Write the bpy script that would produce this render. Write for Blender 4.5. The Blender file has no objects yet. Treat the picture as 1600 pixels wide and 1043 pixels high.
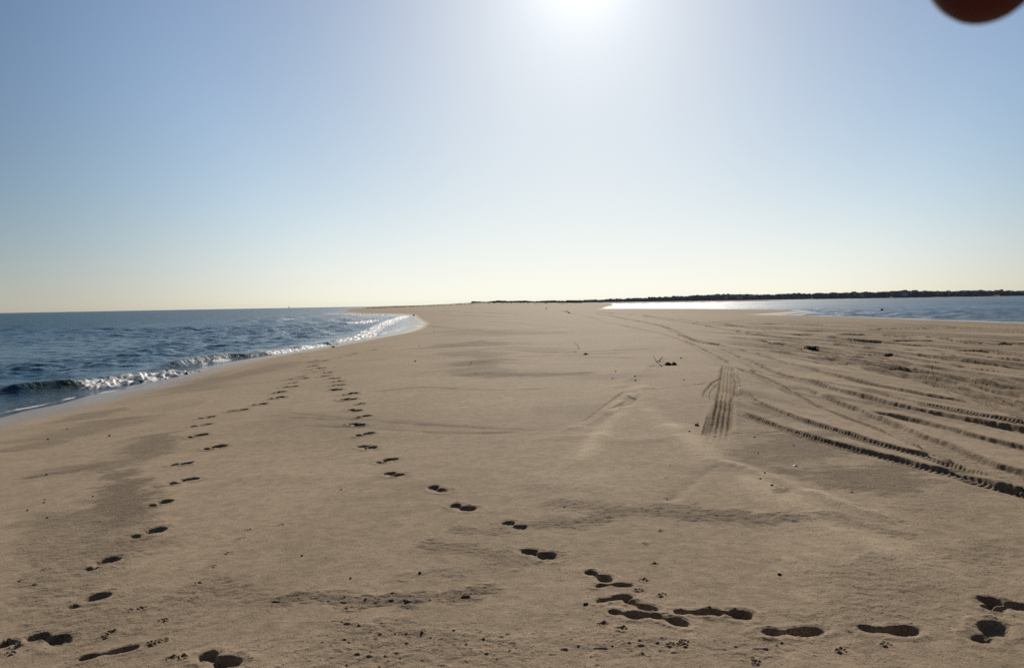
import bpy, math, random
import numpy as np
from mathutils import Matrix, Vector

random.seed(7)
rng = np.random.default_rng(7)
sc = bpy.context.scene
COL = sc.collection
R = math.radians

# ------------------------------------------------------------------ camera
H = 2.80                                   # eye height above the water
F, CX, CY = 1200.0, 800.0, 521.5           # focal length and centre in photo pixels
PITCH = math.atan((CY - 473.8) / F)
ROLL = math.atan(0.0178)
cam_d = bpy.data.cameras.new('camera')
cam = bpy.data.objects.new('camera', cam_d)
COL.objects.link(cam)
sc.camera = cam
cam_d.sensor_width = 36.0
cam_d.lens = 27.0
cam_d.clip_start = 0.01
cam_d.clip_end = 60000
Mrot = Matrix.Rotation(R(90) - PITCH, 3, 'X') @ Matrix.Rotation(-ROLL, 3, 'Z')
cam.rotation_euler = Mrot.to_euler()
cam.location = (0, 0, H)
cam_d.dof.use_dof = True
cam_d.dof.focus_distance = 14.0
cam_d.dof.aperture_fstop = 24.0
MR = np.array(Mrot)

def ray(px, py):
    v = MR @ np.array([(px - CX) / F, -(py - CY) / F, -1.0])
    return v / np.linalg.norm(v)

def on_plane(px, py, z=0.0, far=4e4):
    d = ray(px, py)
    t = (z - H) / d[2] if d[2] < -1e-6 else far
    t = min(t, far)
    return np.array([d[0] * t, d[1] * t])

# ------------------------------------------------------------------ noise
def _hash(ix, iy, seed):
    h = (ix.astype(np.int64) * 374761393 + iy.astype(np.int64) * 668265263 + seed * 974711) & 0xFFFFFFFF
    h = ((h ^ (h >> 13)) * 1274126177) & 0xFFFFFFFF
    h = h ^ (h >> 16)
    return (h & 0xFFFF).astype(np.float32) / 32767.5 - 1.0

def vnoise(x, y, seed=0):
    xf = np.floor(x); yf = np.floor(y)
    fx = (x - xf).astype(np.float32); fy = (y - yf).astype(np.float32)
    ix = xf.astype(np.int64); iy = yf.astype(np.int64)
    u = fx * fx * (3 - 2 * fx); v = fy * fy * (3 - 2 * fy)
    a = _hash(ix, iy, seed); b = _hash(ix + 1, iy, seed)
    c = _hash(ix, iy + 1, seed); d = _hash(ix + 1, iy + 1, seed)
    return (a + (b - a) * u) * (1 - v) + (c + (d - c) * u) * v

def rnoise(x, y, lam, seed):
    """noise of wavelength lam, turned so that its lattice never lines up with the next octave"""
    t = seed * 1.37
    c, s = math.cos(t), math.sin(t)
    return vnoise((x * c - y * s) / lam + seed * 13.7, (x * s + y * c) / lam - seed * 7.1, seed)

def sstep(a, b, x):
    t = np.clip((x - a) / (b - a), 0, 1)
    return t * t * (3 - 2 * t)

# ------------------------------------------------------------------ lie of the land
left_px = [(0, 652), (30, 643), (90, 631), (135, 618), (187, 608.5), (240, 594.5), (262, 588), (312, 575),
           (354, 566), (402, 557.5), (450, 549), (500, 540.5), (550, 531.5), (600, 523), (628, 516), (643, 507.6),
           (640, 499), (638, 492.5), (605, 490.6), (560, 489.6), (528, 487.6), (545, 483.2), (575, 480.2), (600, 478.4)]
right_px = [(1600, 503), (1500, 499.8), (1400, 496.2), (1330, 494.6), (1280, 493.9), (1235, 493.4), (1222, 492.4),
            (1252, 490.3), (1284, 487.2), (1272, 485.4), (1240, 484.9), (1180, 485.0), (1100, 485.6), (1000, 485.2),
            (960, 484.5), (947, 483.6), (944, 481), (956, 478), (958, 475), (950, 473.3)]
LP = np.array([on_plane(*p) for p in left_px]); RP = np.array([on_plane(*p) for p in right_px])
LY = np.concatenate([[-400, 0], LP[:, 1], [6000]]); LX = np.concatenate([[LP[0, 0], LP[0, 0]], LP[:, 0], [-900]])
RY = np.concatenate([[-400, 0], RP[:, 1], [6000]]); RX = np.concatenate([[66, 64], RP[:, 0], [700]])
o = np.argsort(LY); LY, LX = LY[o], LX[o]
o = np.argsort(RY); RY, RX = RY[o], RX[o]

SKX = np.array([540, 556, 572, 640, 700, 740, 800, 880, 945, 962, 1000])
SKZ = np.array([0.0, 0.3, 1.3, 2.05, 2.9, 3.75, 3.5, 2.75, 1.75, 0.8, 0.0])

def base_z(x, y):
    x = np.asarray(x, dtype=np.float64); y = np.asarray(y, dtype=np.float64)
    sl = x - np.interp(y, LY, LX)
    sr = np.interp(y, RY, RX) - x
    zl = np.where(sl > 0, 1.5 * (1 - np.exp(-np.maximum(sl, 0) / 12.0)), np.maximum(sl * 0.10, -2.5))
    zr = np.where(sr > 0, 1.35 * (1 - np.exp(-np.maximum(sr, 0) / 26.0)), np.maximum(sr * 0.06, -2.5))
    k = 5.0
    m = np.minimum(zl, zr)
    z = m - np.log(np.exp(-k * (zl - m)) + np.exp(-k * (zr - m))) / k
    z = np.where(m < 0.15, m * (1 - sstep(0, .15, m)) + z * sstep(0, .15, m), z)
    r = np.hypot(x, y)
    px = CX + F * x / np.maximum(y, 1)
    want = np.interp(px, SKX, SKZ)
    w = np.exp(-((r - 560) / 170.0) ** 2) * (y > 0) * (z > 0)
    z = z + np.maximum(want - z, 0) * w
    # low sand bars far out in the bay
    for (xa, ya, xb, yb, wd, hh) in BARS:
        dx, dy = xb - xa, yb - ya
        L = math.hypot(dx, dy)
        u = ((x - xa) * dx + (y - ya) * dy) / L
        v = np.abs((x - xa) * dy - (y - ya) * dx) / L
        zb = hh * (1 - (v / wd) ** 2 - np.maximum(0, np.maximum(-u, u - L) / wd) ** 2)
        z = np.maximum(z, np.maximum(zb, -2.5))
    return z

def bar(p, q, wd, hh):
    a = on_plane(*p); b = on_plane(*q)
    return (a[0], a[1], b[0], b[1], wd, hh)
BARS = []
BARS = [bar((940, 474.6), (1175, 471.0), 45, 1.5), bar((1248, 469.6), (1300, 468.9), 30, 0.35)]

def ground_pt(px, py):
    d = ray(px, py)
    z = 1.1
    for i in range(40):
        t = (z - H) / d[2]
        x, y = d[0] * t, d[1] * t
        z = 0.5 * z + 0.5 * float(base_z(x, y))
    return np.array([x, y])

# ------------------------------------------------------------------ sand grid (finest near the photographer)
def geo(a, b, step):
    n = max(2, int(math.log(b / a) / step))
    return np.geomspace(a, b, n, endpoint=False)
rr = np.concatenate([np.array([0.02, 0.2, .5, .8, 1.1, 1.4, 1.7, 2.0, 2.3]), geo(2.55, 3.1, .01), geo(3.1, 14, .0016),
                     geo(14, 40, .0026), geo(40, 220, .0040), geo(220, 1500, .012), geo(1500, 4300, .05), [4300.0]])
A0 = R(39)
aa = np.concatenate([np.linspace(-math.pi, -A0 - .05, 60), np.linspace(-A0 - .03, A0 + .03, 1200),
                     np.linspace(A0 + .05, math.pi, 60)])
NR, NC = len(rr), len(aa)
X = (rr[:, None] * np.sin(aa)[None, :]); Y = (rr[:, None] * np.cos(aa)[None, :])
rsp = np.gradient(rr)[:, None] * np.ones((1, NC))
csp = rr[:, None] * np.gradient(aa)[None, :]
SP = np.maximum(rsp, csp).astype(np.float32)

Z = base_z(X, Y).astype(np.float32)
land = sstep(-0.05, 0.25, Z)
Z0 = Z.copy()
GRAIN_SHADE = np.zeros_like(Z); LITE = np.zeros_like(Z)  # first map: dark grains, plus shade painted into ruts and prints
Dt = np.zeros_like(Z)                             # detail height
PRES = np.ones_like(Z)                            # where the natural surface is kept

def window(cx, cy, rad):
    r0 = math.hypot(cx, cy)
    i0 = np.searchsorted(rr, r0 - rad); i1 = np.searchsorted(rr, r0 + rad)
    da = math.asin(min(.99, rad / max(r0, rad * 1.02)))
    a0 = math.atan2(cx, cy)
    j0 = np.searchsorted(aa, a0 - da); j1 = np.searchsorted(aa, a0 + da)
    return slice(max(0, i0 - 1), min(NR, i1 + 1)), slice(max(0, j0 - 1), min(NC, j1 + 1))

def catmull(P, step):
    P = np.asarray(P, dtype=np.float64)
    Q = np.vstack([2 * P[0] - P[1], P, 2 * P[-1] - P[-2]])
    out = []
    for i in range(1, len(Q) - 2):
        n = max(1, int(np.linalg.norm(Q[i + 1] - Q[i]) / step))
        t = np.linspace(0, 1, n, endpoint=False)[:, None]
        a, b, c, d = Q[i - 1], Q[i], Q[i + 1], Q[i + 2]
        out.append(.5 * ((2 * b) + (c - a) * t + (2 * a - 5 * b + 4 * c - d) * t ** 2 + (3 * b - a - 3 * c + d) * t ** 3))
    out.append(P[-1:])
    return np.vstack(out)

def poly_field(pix, reach, step=None, world=False):
    """distance across and along a line for every sand vertex within reach of it"""
    P = np.array(pix, float) if world else np.array([ground_pt(*p) for p in pix])
    dmean = float(np.mean(np.hypot(P[:, 0], P[:, 1])))
    C = catmull(P, step or max(.12, dmean * .02))
    D = np.full(Z.shape, 1e9, np.float32); U = np.zeros(Z.shape, np.float32); S = np.zeros(Z.shape, np.float32)
    s0 = 0.0
    imin, imax, jmin, jmax = NR, 0, NC, 0
    for i in range(len(C) - 1):
        p, q = C[i], C[i + 1]
        dx, dy = q - p
        L = math.hypot(dx, dy)
        if L < 1e-6: continue
        m = (p + q) / 2
        si, sj = window(m[0], m[1], reach + L / 2)
        if si.stop <= si.start or sj.stop <= sj.start: continue
        xx = X[si, sj] - p[0]; yy = Y[si, sj] - p[1]
        u = np.clip((xx * dx + yy * dy) / L, 0, L)
        lat = (xx * dy - yy * dx) / L
        d = np.hypot(xx - u * dx / L, yy - u * dy / L)
        k = d < D[si, sj]
        D[si, sj] = np.where(k, d, D[si, sj])
        U[si, sj] = np.where(k, np.where(lat < 0, -d, d), U[si, sj])
        S[si, sj] = np.where(k, s0 + u, S[si, sj])
        s0 += L
        imin = min(imin, si.start); imax = max(imax, si.stop); jmin = min(jmin, sj.start); jmax = max(jmax, sj.stop)
    w = (slice(imin, imax), slice(jmin, jmax))
    return w, D[w], U[w], S[w], s0

nid = [100]
def run_on(pix):
    """tracks that leave the picture carry on along the beach"""
    P = [ground_pt(*p) for p in pix]
    if pix[-1][0] >= 1590:
        h = P[-1] - P[-2]; h = h / np.linalg.norm(h)
        P += [P[-1] + h * 4, P[-1] + h * 9 + np.array([.2, -.3]), P[-1] + h * 16 + np.array([.6, -1.0])]
    return P

def track(pix, hw=.13, depth=.04, chew=.3, bars=.0, rib=0, dark=.35, rim=.10, fade=0.6):
    """a tyre rut pressed into the sand: floor, pushed-up rims, tread bars and crumbled sand"""
    nid[0] += 1; sd = nid[0]
    w, D, U, S, L = poly_field(run_on(pix), hw * 2.6, world=True)
    m = D < hw * 2.6
    if not m.any(): return
    s = S[m]; u = U[m]; x = X[w][m]; y = Y[w][m]; sp = SP[w][m]; rs = rsp[w][m]
    wob = 1 + .04 * vnoise(s / .9, s * 0, sd) + .05 * vnoise(s / .08, u * 9, sd + 1)
    q = np.abs(u) / (hw * wob)
    lam_ = max(.05, 3.0 * float(np.median(sp)))
    end = sstep(0, fade, s) * sstep(0, fade, L - s)
    far_ = min(1.6, 1.0 + .03 * max(0.0, float(np.median(np.hypot(x, y))) - 9.0))
    dep = far_ * depth * end * (1 + .22 * vnoise(s / 1.9, s * 0 + 5, sd + 2))
    floor = 1 - sstep(.72, 1.0, q)
    z = -dep * floor + rim * far_ * dep * np.exp(-((q - 1.30) / .24) ** 2) * (1 + .25 * vnoise(s / (lam_ * 2.5), u / lam_, sd + 3))
    if bars:
        per = .075
        ph = s / per + .8 * np.abs(u) / hw
        z += bars * end * floor * np.clip(1.6 * np.sin(2 * math.pi * ph), -1, 1) * (rs < .05 + 0 * rs)
    if rib:
        z += .55 * dep * floor * np.cos(math.pi * rib * u / hw)
    if chew:
        n1 = .65 * vnoise(s / .8, u / max(.05, lam_ * .6), sd + 4) + .32 * vnoise(s / max(.09, lam_), u / max(.08, lam_), sd + 7); n2 = vnoise(s / .04, u / .05, sd + 5)
        z += .20 * chew * dep * (n1 * .8 + n2 * .4 * (sp < .02)) * (1 - sstep(.8, 1.4, q))
    Dt[w][m] += z.astype(np.float32)
    PRES[w][m] *= (1 - .7 * floor * end).astype(np.float32)
    GRAIN_SHADE[w][m] = np.maximum(GRAIN_SHADE[w][m], (min(.95, dark * 2.0) * (.55 * (1 - sstep(.8, 1.2, q)) + .6 * np.exp(-((q - .92) / .2) ** 2)) * end * (.8 + .4 * vnoise(x / .2, y / .2, sd + 6))).astype(np.float32))  # rut floor and edges tinted dark: painted wall shade over moist sand

def ridge(pix, hw, h, lite=0.0, side=0.0, dark=0.0):
    """a soft wind-smoothed swell or hollow; side tilts it"""
    nid[0] += 1; sd = nid[0]
    w, D, U, S, L = poly_field(pix, hw * 3)
    m = D < hw * 3
    if not m.any(): return
    s = S[m]; u = U[m] / hw
    end = sstep(0, .15 * L, s) * sstep(0, .15 * L, L - s)
    n = 1 + .5 * vnoise(s / (hw * 3), s * 0, sd)
    g = np.exp(-u * u) * end * n
    Dt[w][m] += (h * g * (1 + side * u)).astype(np.float32)
    if lite: LITE[w][m] = np.maximum(LITE[w][m], (lite * g).astype(np.float32))
    if dark: GRAIN_SHADE[w][m] = np.maximum(GRAIN_SHADE[w][m], (dark * g).astype(np.float32))

def streak(pix, wpx, amt, lag=0.0):
    """a ragged band of coarse dark grains left on the sand by wind and wash; wpx = half height in photo pixels"""
    nid[0] += 1; sd = nid[0]
    P = np.array([ground_pt(*p) for p in pix])
    d = float(np.mean(np.hypot(P[:, 0], P[:, 1])))
    hw = wpx * d * d / (F * 1.7)
    w, D, U, S, L = poly_field(pix, hw * 3)
    m = D < hw * 3
    if not m.any(): return
    s = S[m]; x = X[w][m]; y = Y[w][m]
    q = D[m] / hw
    q = q + .55 * vnoise(x / (hw * 1.2), y / (hw * 1.2), sd) + .4 * vnoise(x / (hw * .35), y / (hw * .35), sd + 1)
    end = sstep(0, .1 * L, s) * sstep(0, .1 * L, L - s)
    g = (1 - sstep(.2, 1.7, q)) * end
    GRAIN_SHADE[w][m] = np.maximum(GRAIN_SHADE[w][m], (amt * g).astype(np.float32))
    if lag: Dt[w][m] -= (lag * g).astype(np.float32)

def patch(cx, cy, rx, ry, amt, lite=0.0):
    nid[0] += 1; sd = nid[0]
    c = ground_pt(cx, cy); ex = ground_pt(cx + rx, cy) - c
    e1 = ground_pt(cx, cy + ry) - c; e2 = ground_pt(cx, cy - ry) - c
    ey = (e1 - e2) / 2
    rad = 1.7 * max(np.linalg.norm(ex), np.linalg.norm(ey))
    si, sj = window(c[0], c[1], rad)
    x = X[si, sj] - c[0]; y = Y[si, sj] - c[1]
    det = ex[0] * ey[1] - ex[1] * ey[0]
    u = (x * ey[1] - y * ey[0]) / det; v = (-x * ex[1] + y * ex[0]) / det
    l0 = np.linalg.norm(ex)
    q = np.hypot(u, v) + .35 * rnoise(x, y, l0 * .5, sd % 50) + .25 * rnoise(x, y, l0 * .14, sd % 47)
    g = 1 - sstep(.35, 1.1, q)
    GRAIN_SHADE[si, sj] = np.maximum(GRAIN_SHADE[si, sj], (amt * g).astype(np.float32))
    if lite: LITE[si, sj] = np.maximum(LITE[si, sj], (lite * g).astype(np.float32))

def footprint(x0, y0, x1, y1, depth=.04, scale=1.0, soft=.016, wide=1.35, damp_shade=.15, slump=.045):
    """one shoe print: heel and ball pressed in, a sand rim and crumbs thrown forward"""
    nid[0] += 1; sd = nid[0]
    a = ground_pt(x0, y0); b = ground_pt(x1, y1)
    c = (a + b) / 2
    h = b - a; L = np.linalg.norm(h)
    h = h / max(L, 1e-6)
    L = min(.33, max(.25, L)) * scale
    si, sj = window(c[0], c[1], .36)
    x = X[si, sj] - c[0]; y = Y[si, sj] - c[1]
    gx = X[si, sj]; gy = Y[si, sj]
    u = (x * h[0] + y * h[1]); v = (x * h[1] - y * h[0])
    v = v + .012 * np.sin(u * 14 + sd)
    f = L / .30
    u = u / f; v = v / (max(.92, f) * wide)
    fa = np.hypot((u - .060) / .092, v / .053) - 1
    he = np.hypot((u + .098) / .054, v / .040) - 1
    br = np.hypot((u + .03) / .09, (v) / .030) - 1
    d = np.minimum(np.minimum(fa * .053, he * .040), br * .03 + .006)
    d = d + .005 * vnoise(gx / .06, gy / .06, sd) + .0026 * vnoise(gx / .018, gy / .018, sd + 1)
    var = 1 + .2 * math.sin(sd * 2.3)
    dd = depth * var * (.42 + .58 * np.maximum(1 - sstep(-.25, .12, fa), 1 - sstep(-.25, .12, he))) * (1 + .25 * np.sin(sd * 1.7) * u / .15)
    near = sstep(.02, -.07, (x * c[0] + y * c[1]) / np.hypot(c[0], c[1]) + .02 * math.sin(sd * 1.1))
    sf = soft + slump * near                               # the side towards the photographer has slumped in
    z = -dd * (1 - sstep(0, 1, (d + sf) / (sf + .007)))
    z += .20 * depth * np.exp(-((d - .030) / .020) ** 2) * (.8 + .5 * vnoise(gx / .06, gy / .06, sd + 2))
    # sole pattern and crumbs
    ins = 1 - sstep(-.02, -.004, d)
    z += .0011 * ins * np.sin(u * 2 * math.pi / .032)
    cr = np.maximum(vnoise(gx / .028, gy / .028, sd + 3) - .35, 0) * np.exp(-(np.maximum(d, 0) / .06) ** 2) * (d > -.03)
    z += .009 * cr
    Dt[si, sj] += z.astype(np.float32)
    PRES[si, sj] *= (1 - .8 * ins).astype(np.float32)
    GRAIN_SHADE[si, sj] = np.maximum(GRAIN_SHADE[si, sj], damp_shade * (1 - sstep(-.01, .012, d)))  # hollow darkened in its colour: painted shade as well as moist sand

# ---- vehicle tracks on the right (traced along the sand)
TR = []
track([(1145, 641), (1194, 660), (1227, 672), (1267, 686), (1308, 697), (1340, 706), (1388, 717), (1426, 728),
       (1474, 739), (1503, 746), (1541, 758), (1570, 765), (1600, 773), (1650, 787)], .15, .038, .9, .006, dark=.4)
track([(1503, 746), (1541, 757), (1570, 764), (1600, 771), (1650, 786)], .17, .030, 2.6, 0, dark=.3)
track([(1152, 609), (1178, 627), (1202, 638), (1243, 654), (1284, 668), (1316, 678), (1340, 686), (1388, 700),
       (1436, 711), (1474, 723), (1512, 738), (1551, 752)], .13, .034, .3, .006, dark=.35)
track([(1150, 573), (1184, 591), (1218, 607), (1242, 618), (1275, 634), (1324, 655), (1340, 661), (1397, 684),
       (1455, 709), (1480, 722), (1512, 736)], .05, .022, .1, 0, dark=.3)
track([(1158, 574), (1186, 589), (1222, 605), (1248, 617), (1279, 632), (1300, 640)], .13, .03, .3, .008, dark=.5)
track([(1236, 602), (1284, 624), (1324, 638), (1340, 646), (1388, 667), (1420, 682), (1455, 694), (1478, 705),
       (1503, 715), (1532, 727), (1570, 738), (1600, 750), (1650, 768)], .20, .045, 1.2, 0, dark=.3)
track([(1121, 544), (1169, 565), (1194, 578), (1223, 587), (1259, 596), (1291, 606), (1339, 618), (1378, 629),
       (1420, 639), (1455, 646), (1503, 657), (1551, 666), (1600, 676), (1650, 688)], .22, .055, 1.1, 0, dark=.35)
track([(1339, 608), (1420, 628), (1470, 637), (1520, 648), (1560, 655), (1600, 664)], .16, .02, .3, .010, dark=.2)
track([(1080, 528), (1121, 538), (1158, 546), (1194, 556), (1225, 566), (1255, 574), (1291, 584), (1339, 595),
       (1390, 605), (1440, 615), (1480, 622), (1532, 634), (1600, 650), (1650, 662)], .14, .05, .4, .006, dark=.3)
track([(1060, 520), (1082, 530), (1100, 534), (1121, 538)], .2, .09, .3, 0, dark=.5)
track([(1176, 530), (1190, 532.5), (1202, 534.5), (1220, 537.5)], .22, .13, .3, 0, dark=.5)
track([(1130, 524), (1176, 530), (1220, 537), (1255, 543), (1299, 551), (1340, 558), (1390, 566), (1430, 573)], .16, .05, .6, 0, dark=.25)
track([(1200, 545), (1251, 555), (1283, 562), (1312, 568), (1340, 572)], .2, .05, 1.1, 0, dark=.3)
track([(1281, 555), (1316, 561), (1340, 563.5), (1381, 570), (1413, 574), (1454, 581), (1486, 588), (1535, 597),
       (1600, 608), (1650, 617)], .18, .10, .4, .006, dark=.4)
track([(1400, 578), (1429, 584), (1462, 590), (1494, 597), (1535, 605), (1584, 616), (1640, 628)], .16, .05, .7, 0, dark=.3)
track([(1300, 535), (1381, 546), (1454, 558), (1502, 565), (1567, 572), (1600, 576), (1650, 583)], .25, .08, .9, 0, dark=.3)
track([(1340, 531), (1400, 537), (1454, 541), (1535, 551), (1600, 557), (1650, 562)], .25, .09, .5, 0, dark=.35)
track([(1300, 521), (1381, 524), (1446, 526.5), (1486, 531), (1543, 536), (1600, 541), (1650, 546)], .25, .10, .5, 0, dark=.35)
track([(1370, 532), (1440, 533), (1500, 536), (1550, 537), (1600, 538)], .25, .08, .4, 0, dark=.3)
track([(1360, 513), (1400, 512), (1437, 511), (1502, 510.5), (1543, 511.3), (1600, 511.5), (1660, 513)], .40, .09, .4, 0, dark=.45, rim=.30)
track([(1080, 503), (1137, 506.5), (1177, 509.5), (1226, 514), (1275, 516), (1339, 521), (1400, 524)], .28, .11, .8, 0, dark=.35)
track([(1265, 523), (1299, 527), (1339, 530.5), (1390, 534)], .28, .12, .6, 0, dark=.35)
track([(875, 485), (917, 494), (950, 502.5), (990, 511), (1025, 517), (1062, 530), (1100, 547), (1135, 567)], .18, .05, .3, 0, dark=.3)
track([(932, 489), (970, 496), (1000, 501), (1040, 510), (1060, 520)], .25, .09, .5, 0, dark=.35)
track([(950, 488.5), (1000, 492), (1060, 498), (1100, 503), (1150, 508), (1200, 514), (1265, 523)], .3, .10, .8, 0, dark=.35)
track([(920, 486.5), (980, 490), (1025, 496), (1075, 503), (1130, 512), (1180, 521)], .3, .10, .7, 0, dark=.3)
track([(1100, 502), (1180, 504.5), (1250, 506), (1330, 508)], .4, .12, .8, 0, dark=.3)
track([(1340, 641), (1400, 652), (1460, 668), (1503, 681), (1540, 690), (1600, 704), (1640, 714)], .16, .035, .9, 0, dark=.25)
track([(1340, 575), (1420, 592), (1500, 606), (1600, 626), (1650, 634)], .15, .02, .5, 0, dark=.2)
g_ = random.Random(21)                             # the fan of finer, half-blown tracks between the strong ones
for k in range(44):
    t = (k + g_.random()) / 44
    xs = 1010 + 250 * t ** .8 + g_.uniform(-60, 60)
    ys = 494 + 62 * t + g_.uniform(-2, 2)
    ye = 506 + 165 * t ** 1.1 + g_.uniform(-6, 6)
    x1 = g_.uniform(1420, 1680) if g_.random() < .3 else 1660
    pts_ = []
    for q in (0, .2, .45, .7, 1.0):
        xx = xs + (x1 - xs) * q
        pts_.append((xx, ys + (ye - ys) * (xx - xs) / (1660 - xs) * (.72 + .28 * (xx - xs) / (1660 - xs)) + g_.uniform(-1, 1)))
    track(pts_, g_.uniform(.06, .17), g_.uniform(.018, .045) * (1.5 - .6 * t), g_.uniform(.1, .6), g_.choice((0, 0, .006)), dark=g_.uniform(.35, .9), rib=g_.choice((0, 2.0, 3.0, 3.0)), rim=g_.uniform(.03, .16))
# the treaded strip that points at the camera
track([(1138, 566), (1136, 580), (1134.5, 600), (1132, 625), (1129, 645), (1126, 665), (1122, 688), (1120, 700)], .165, .028, .25, .006, rib=4.5, dark=.36, rim=.3, fade=2.2)
track([(1146, 583), (1152, 596), (1150, 612), (1144, 628)], .06, .03, .3, 0, dark=.5)
track([(1129, 589), (1116, 597), (1106, 606), (1100, 618), (1103, 626)], .035, .018, .1, 0, dark=.4)
track([(1122, 600), (1113, 610), (1110, 620), (1114, 632)], .03, .012, .1, 0, dark=.3)
track([(1110, 646), (1107, 660), (1104, 672), (1100, 686)], .05, .018, 1.0, .006, dark=.3, fade=.5)
# old soft tracks and wind-blown streaks in the middle
ridge([(1036, 556), (1008, 580), (970, 604), (945, 612)], .16, .045, 0, 0, .15)
ridge([(1030, 563), (1004, 584), (966, 608)], .14, -.03, .2)
ridge([(1010, 600), (985, 618), (955, 640), (920, 660), (870, 676)], .16, .03, .8)
ridge([(1000, 612), (975, 632), (940, 654), (905, 672)], .14, -.03, 0, 0, .35)
ridge([(985, 630), (950, 665), (920, 705), (893, 738)], .16, .022, .9)
ridge([(1000, 632), (1030, 655), (1075, 685), (1105, 715), (1120, 735)], .17, .022, .9)
ridge([(1100, 715), (1150, 730), (1200, 745), (1252, 766), (1329, 793), (1374, 806), (1430, 828)], .09, .022, .9)
ridge([(1120, 728), (1092, 748), (1062, 770), (1038, 788)], .07, -.02, .2, 0, .25)
ridge([(1150, 738), (1200, 770), (1280, 815), (1360, 855), (1440, 890), (1520, 935)], .20, .02, .7)
ridge([(1330, 791), (1374, 804), (1423, 826)], .03, -.012, 0, 0, .35)
track([(960, 616), (985, 622), (975, 632), (945, 645)], .12, .02, 1.6, 0, dark=.2)
track([(990, 610), (970, 624), (940, 648), (915, 664)], .18, .014, 1.6, 0, dark=.15)
# gentle swells and small wash lines
for pts, hw, h, dk in [
    ([(240, 690), (330, 665), (430, 655), (520, 662), (640, 690)], .5, .022, 0), ([(300, 752), (420, 742), (560, 745), (700, 760)], .35, .015, 0),
    ([(430, 640), (520, 650), (620, 660), (760, 668), (930, 672)], .10, -.012, .55), ([(440, 652), (540, 655), (600, 655)], .08, -.012, .55),
    ([(560, 612), (660, 603), (760, 608), (900, 606)], .14, -.015, .5), ([(620, 548), (720, 560), (860, 565), (1000, 562)], .4, .03, 0),
    ([(800, 545), (880, 548), (960, 545), (1060, 543)], .10, -.03, .55), ([(860, 551), (950, 556), (1020, 558)], .3, .03, 0),
    ([(470, 665), (560, 668), (700, 675), (850, 672)], .10, -.01, .5), ([(700, 560), (850, 553), (1000, 548)], .25, -.03, .2),
    ([(640, 505), (720, 512), (790, 519), (900, 515)], .5, -.05, .5), ([(660, 492), (740, 493), (800, 495)], .8, -.08, .5),
    ([(680, 485), (740, 488), (800, 490), (820, 492)], 1.2, -.12, .5), ([(720, 481), (800, 484), (870, 485)], 1.5, -.12, .55),
    ([(760, 500), (840, 505), (900, 512)], .8, .07, 0), ([(1080, 680), (1000, 690), (900, 682), (800, 690)], .2, .015, 0),
    ([(1110, 598), (1050, 606), (990, 610)], .05, -.012, .55), ([(0, 747), (100, 735), (200, 712), (238, 695)], .10, -.015, .2)]:
    ridge(pts, hw, h, 0, 0, dk)

# ---- coarse dark grains
churn = sstep(.31, .50, (CX + F * X / np.maximum(Y, 1) - 800) / 800 - (Y < 10) * 9) * sstep(8.5, 13, Y) * (1 - sstep(60, 110, Y))
i1 = int(np.searchsorted(rr, 130))
xa = X[:i1] + .0007 * Y[:i1] ** 2 * .3; ya = Y[:i1]
al = xa * .16 - ya * .987; ac = xa * .987 + ya * .16
st1 = vnoise(al / 16, ac / .42, 61); st2 = vnoise(al / 9, ac / .17, 62); st3 = vnoise(al / 30, ac / 1.6, 63)
line = np.clip(.38 + .5 * st1 + .8 * st2 + .35 * st3, 0, 1.1)
GRAIN_SHADE[:i1] = np.maximum(GRAIN_SHADE[:i1], (.85 * churn[:i1] * line).astype(np.float32))
ok1 = sstep(1.6, 3.0, .42 / csp[:i1]); ok2 = sstep(1.6, 3.0, .17 / csp[:i1])
Dt[:i1] += (churn[:i1] * (.024 * st1 * ok1 + .036 * st2 * ok2)).astype(np.float32)
S_ = streak
S_([(0, 748), (60, 738), (125, 728), (200, 714), (240, 695), (244, 672)], 5, .75)
S_([(60, 686), (105, 672), (150, 660), (195, 645)], 9, .6)
S_([(0, 704), (60, 690), (105, 680)], 4, .6)
S_([(105, 654), (150, 642), (210, 633)], 4, .6)
S_([(234, 618), (299, 600), (340, 587), (381, 581), (422, 571), (460, 561)], 4, .6)
S_([(240, 640), (290, 626), (330, 622)], 4, .3)
S_([(400, 955), (470, 935), (539, 940), (626, 939), (713, 931), (800, 917)], 9, .85)
S_([(487, 972), (609, 986), (748, 1000), (830, 1012)], 7, .5)
S_([(640, 850), (748, 861), (800, 878), (870, 880)], 9, .5)
S_([(696, 826), (760, 832), (800, 822)], 6, .5)
S_([(600, 905), (720, 895), (820, 880)], 8, .35)
S_([(300, 905), (380, 925), (440, 945)], 9, .4)
S_([(800, 820), (904, 816), (960, 800), (1026, 801), (1113, 814), (1200, 812), (1290, 806)], 7, .75)
S_([(850, 780), (925, 793), (1026, 797), (1110, 800)], 8, .6)
S_([(1100, 810), (1140, 806), (1180, 806)], 9, .8)
S_([(1280, 800), (1357, 828), (1444, 840)], 7, .6)
S_([(800, 760), (900, 765), (960, 770)], 6, .35)
S_([(699, 541), (722, 535), (750, 531), (770, 530)], 3, .9)
S_([(695, 551), (720, 551), (750, 552), (790, 553)], 2.5, .85)
S_([(700, 563), (729, 566), (757, 561), (800, 557)], 3, .85)
S_([(705, 587), (736, 584), (757, 582.5), (805, 585), (859, 584), (940, 582)], 3, .9)
S_([(730, 572), (760, 574), (785, 572)], 6, .6)
S_([(720, 545), (740, 548), (760, 546)], 4, .6)
S_([(681, 515.5), (750, 516.5), (791, 519.5), (840, 518)], 1.6, .6)
S_([(800, 520), (830, 518), (850, 516)], 2, .6)
S_([(760, 540), (830, 543), (900, 546)], 2, .4)
S_([(820, 640), (900, 638), (960, 650)], 6, .3)
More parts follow.
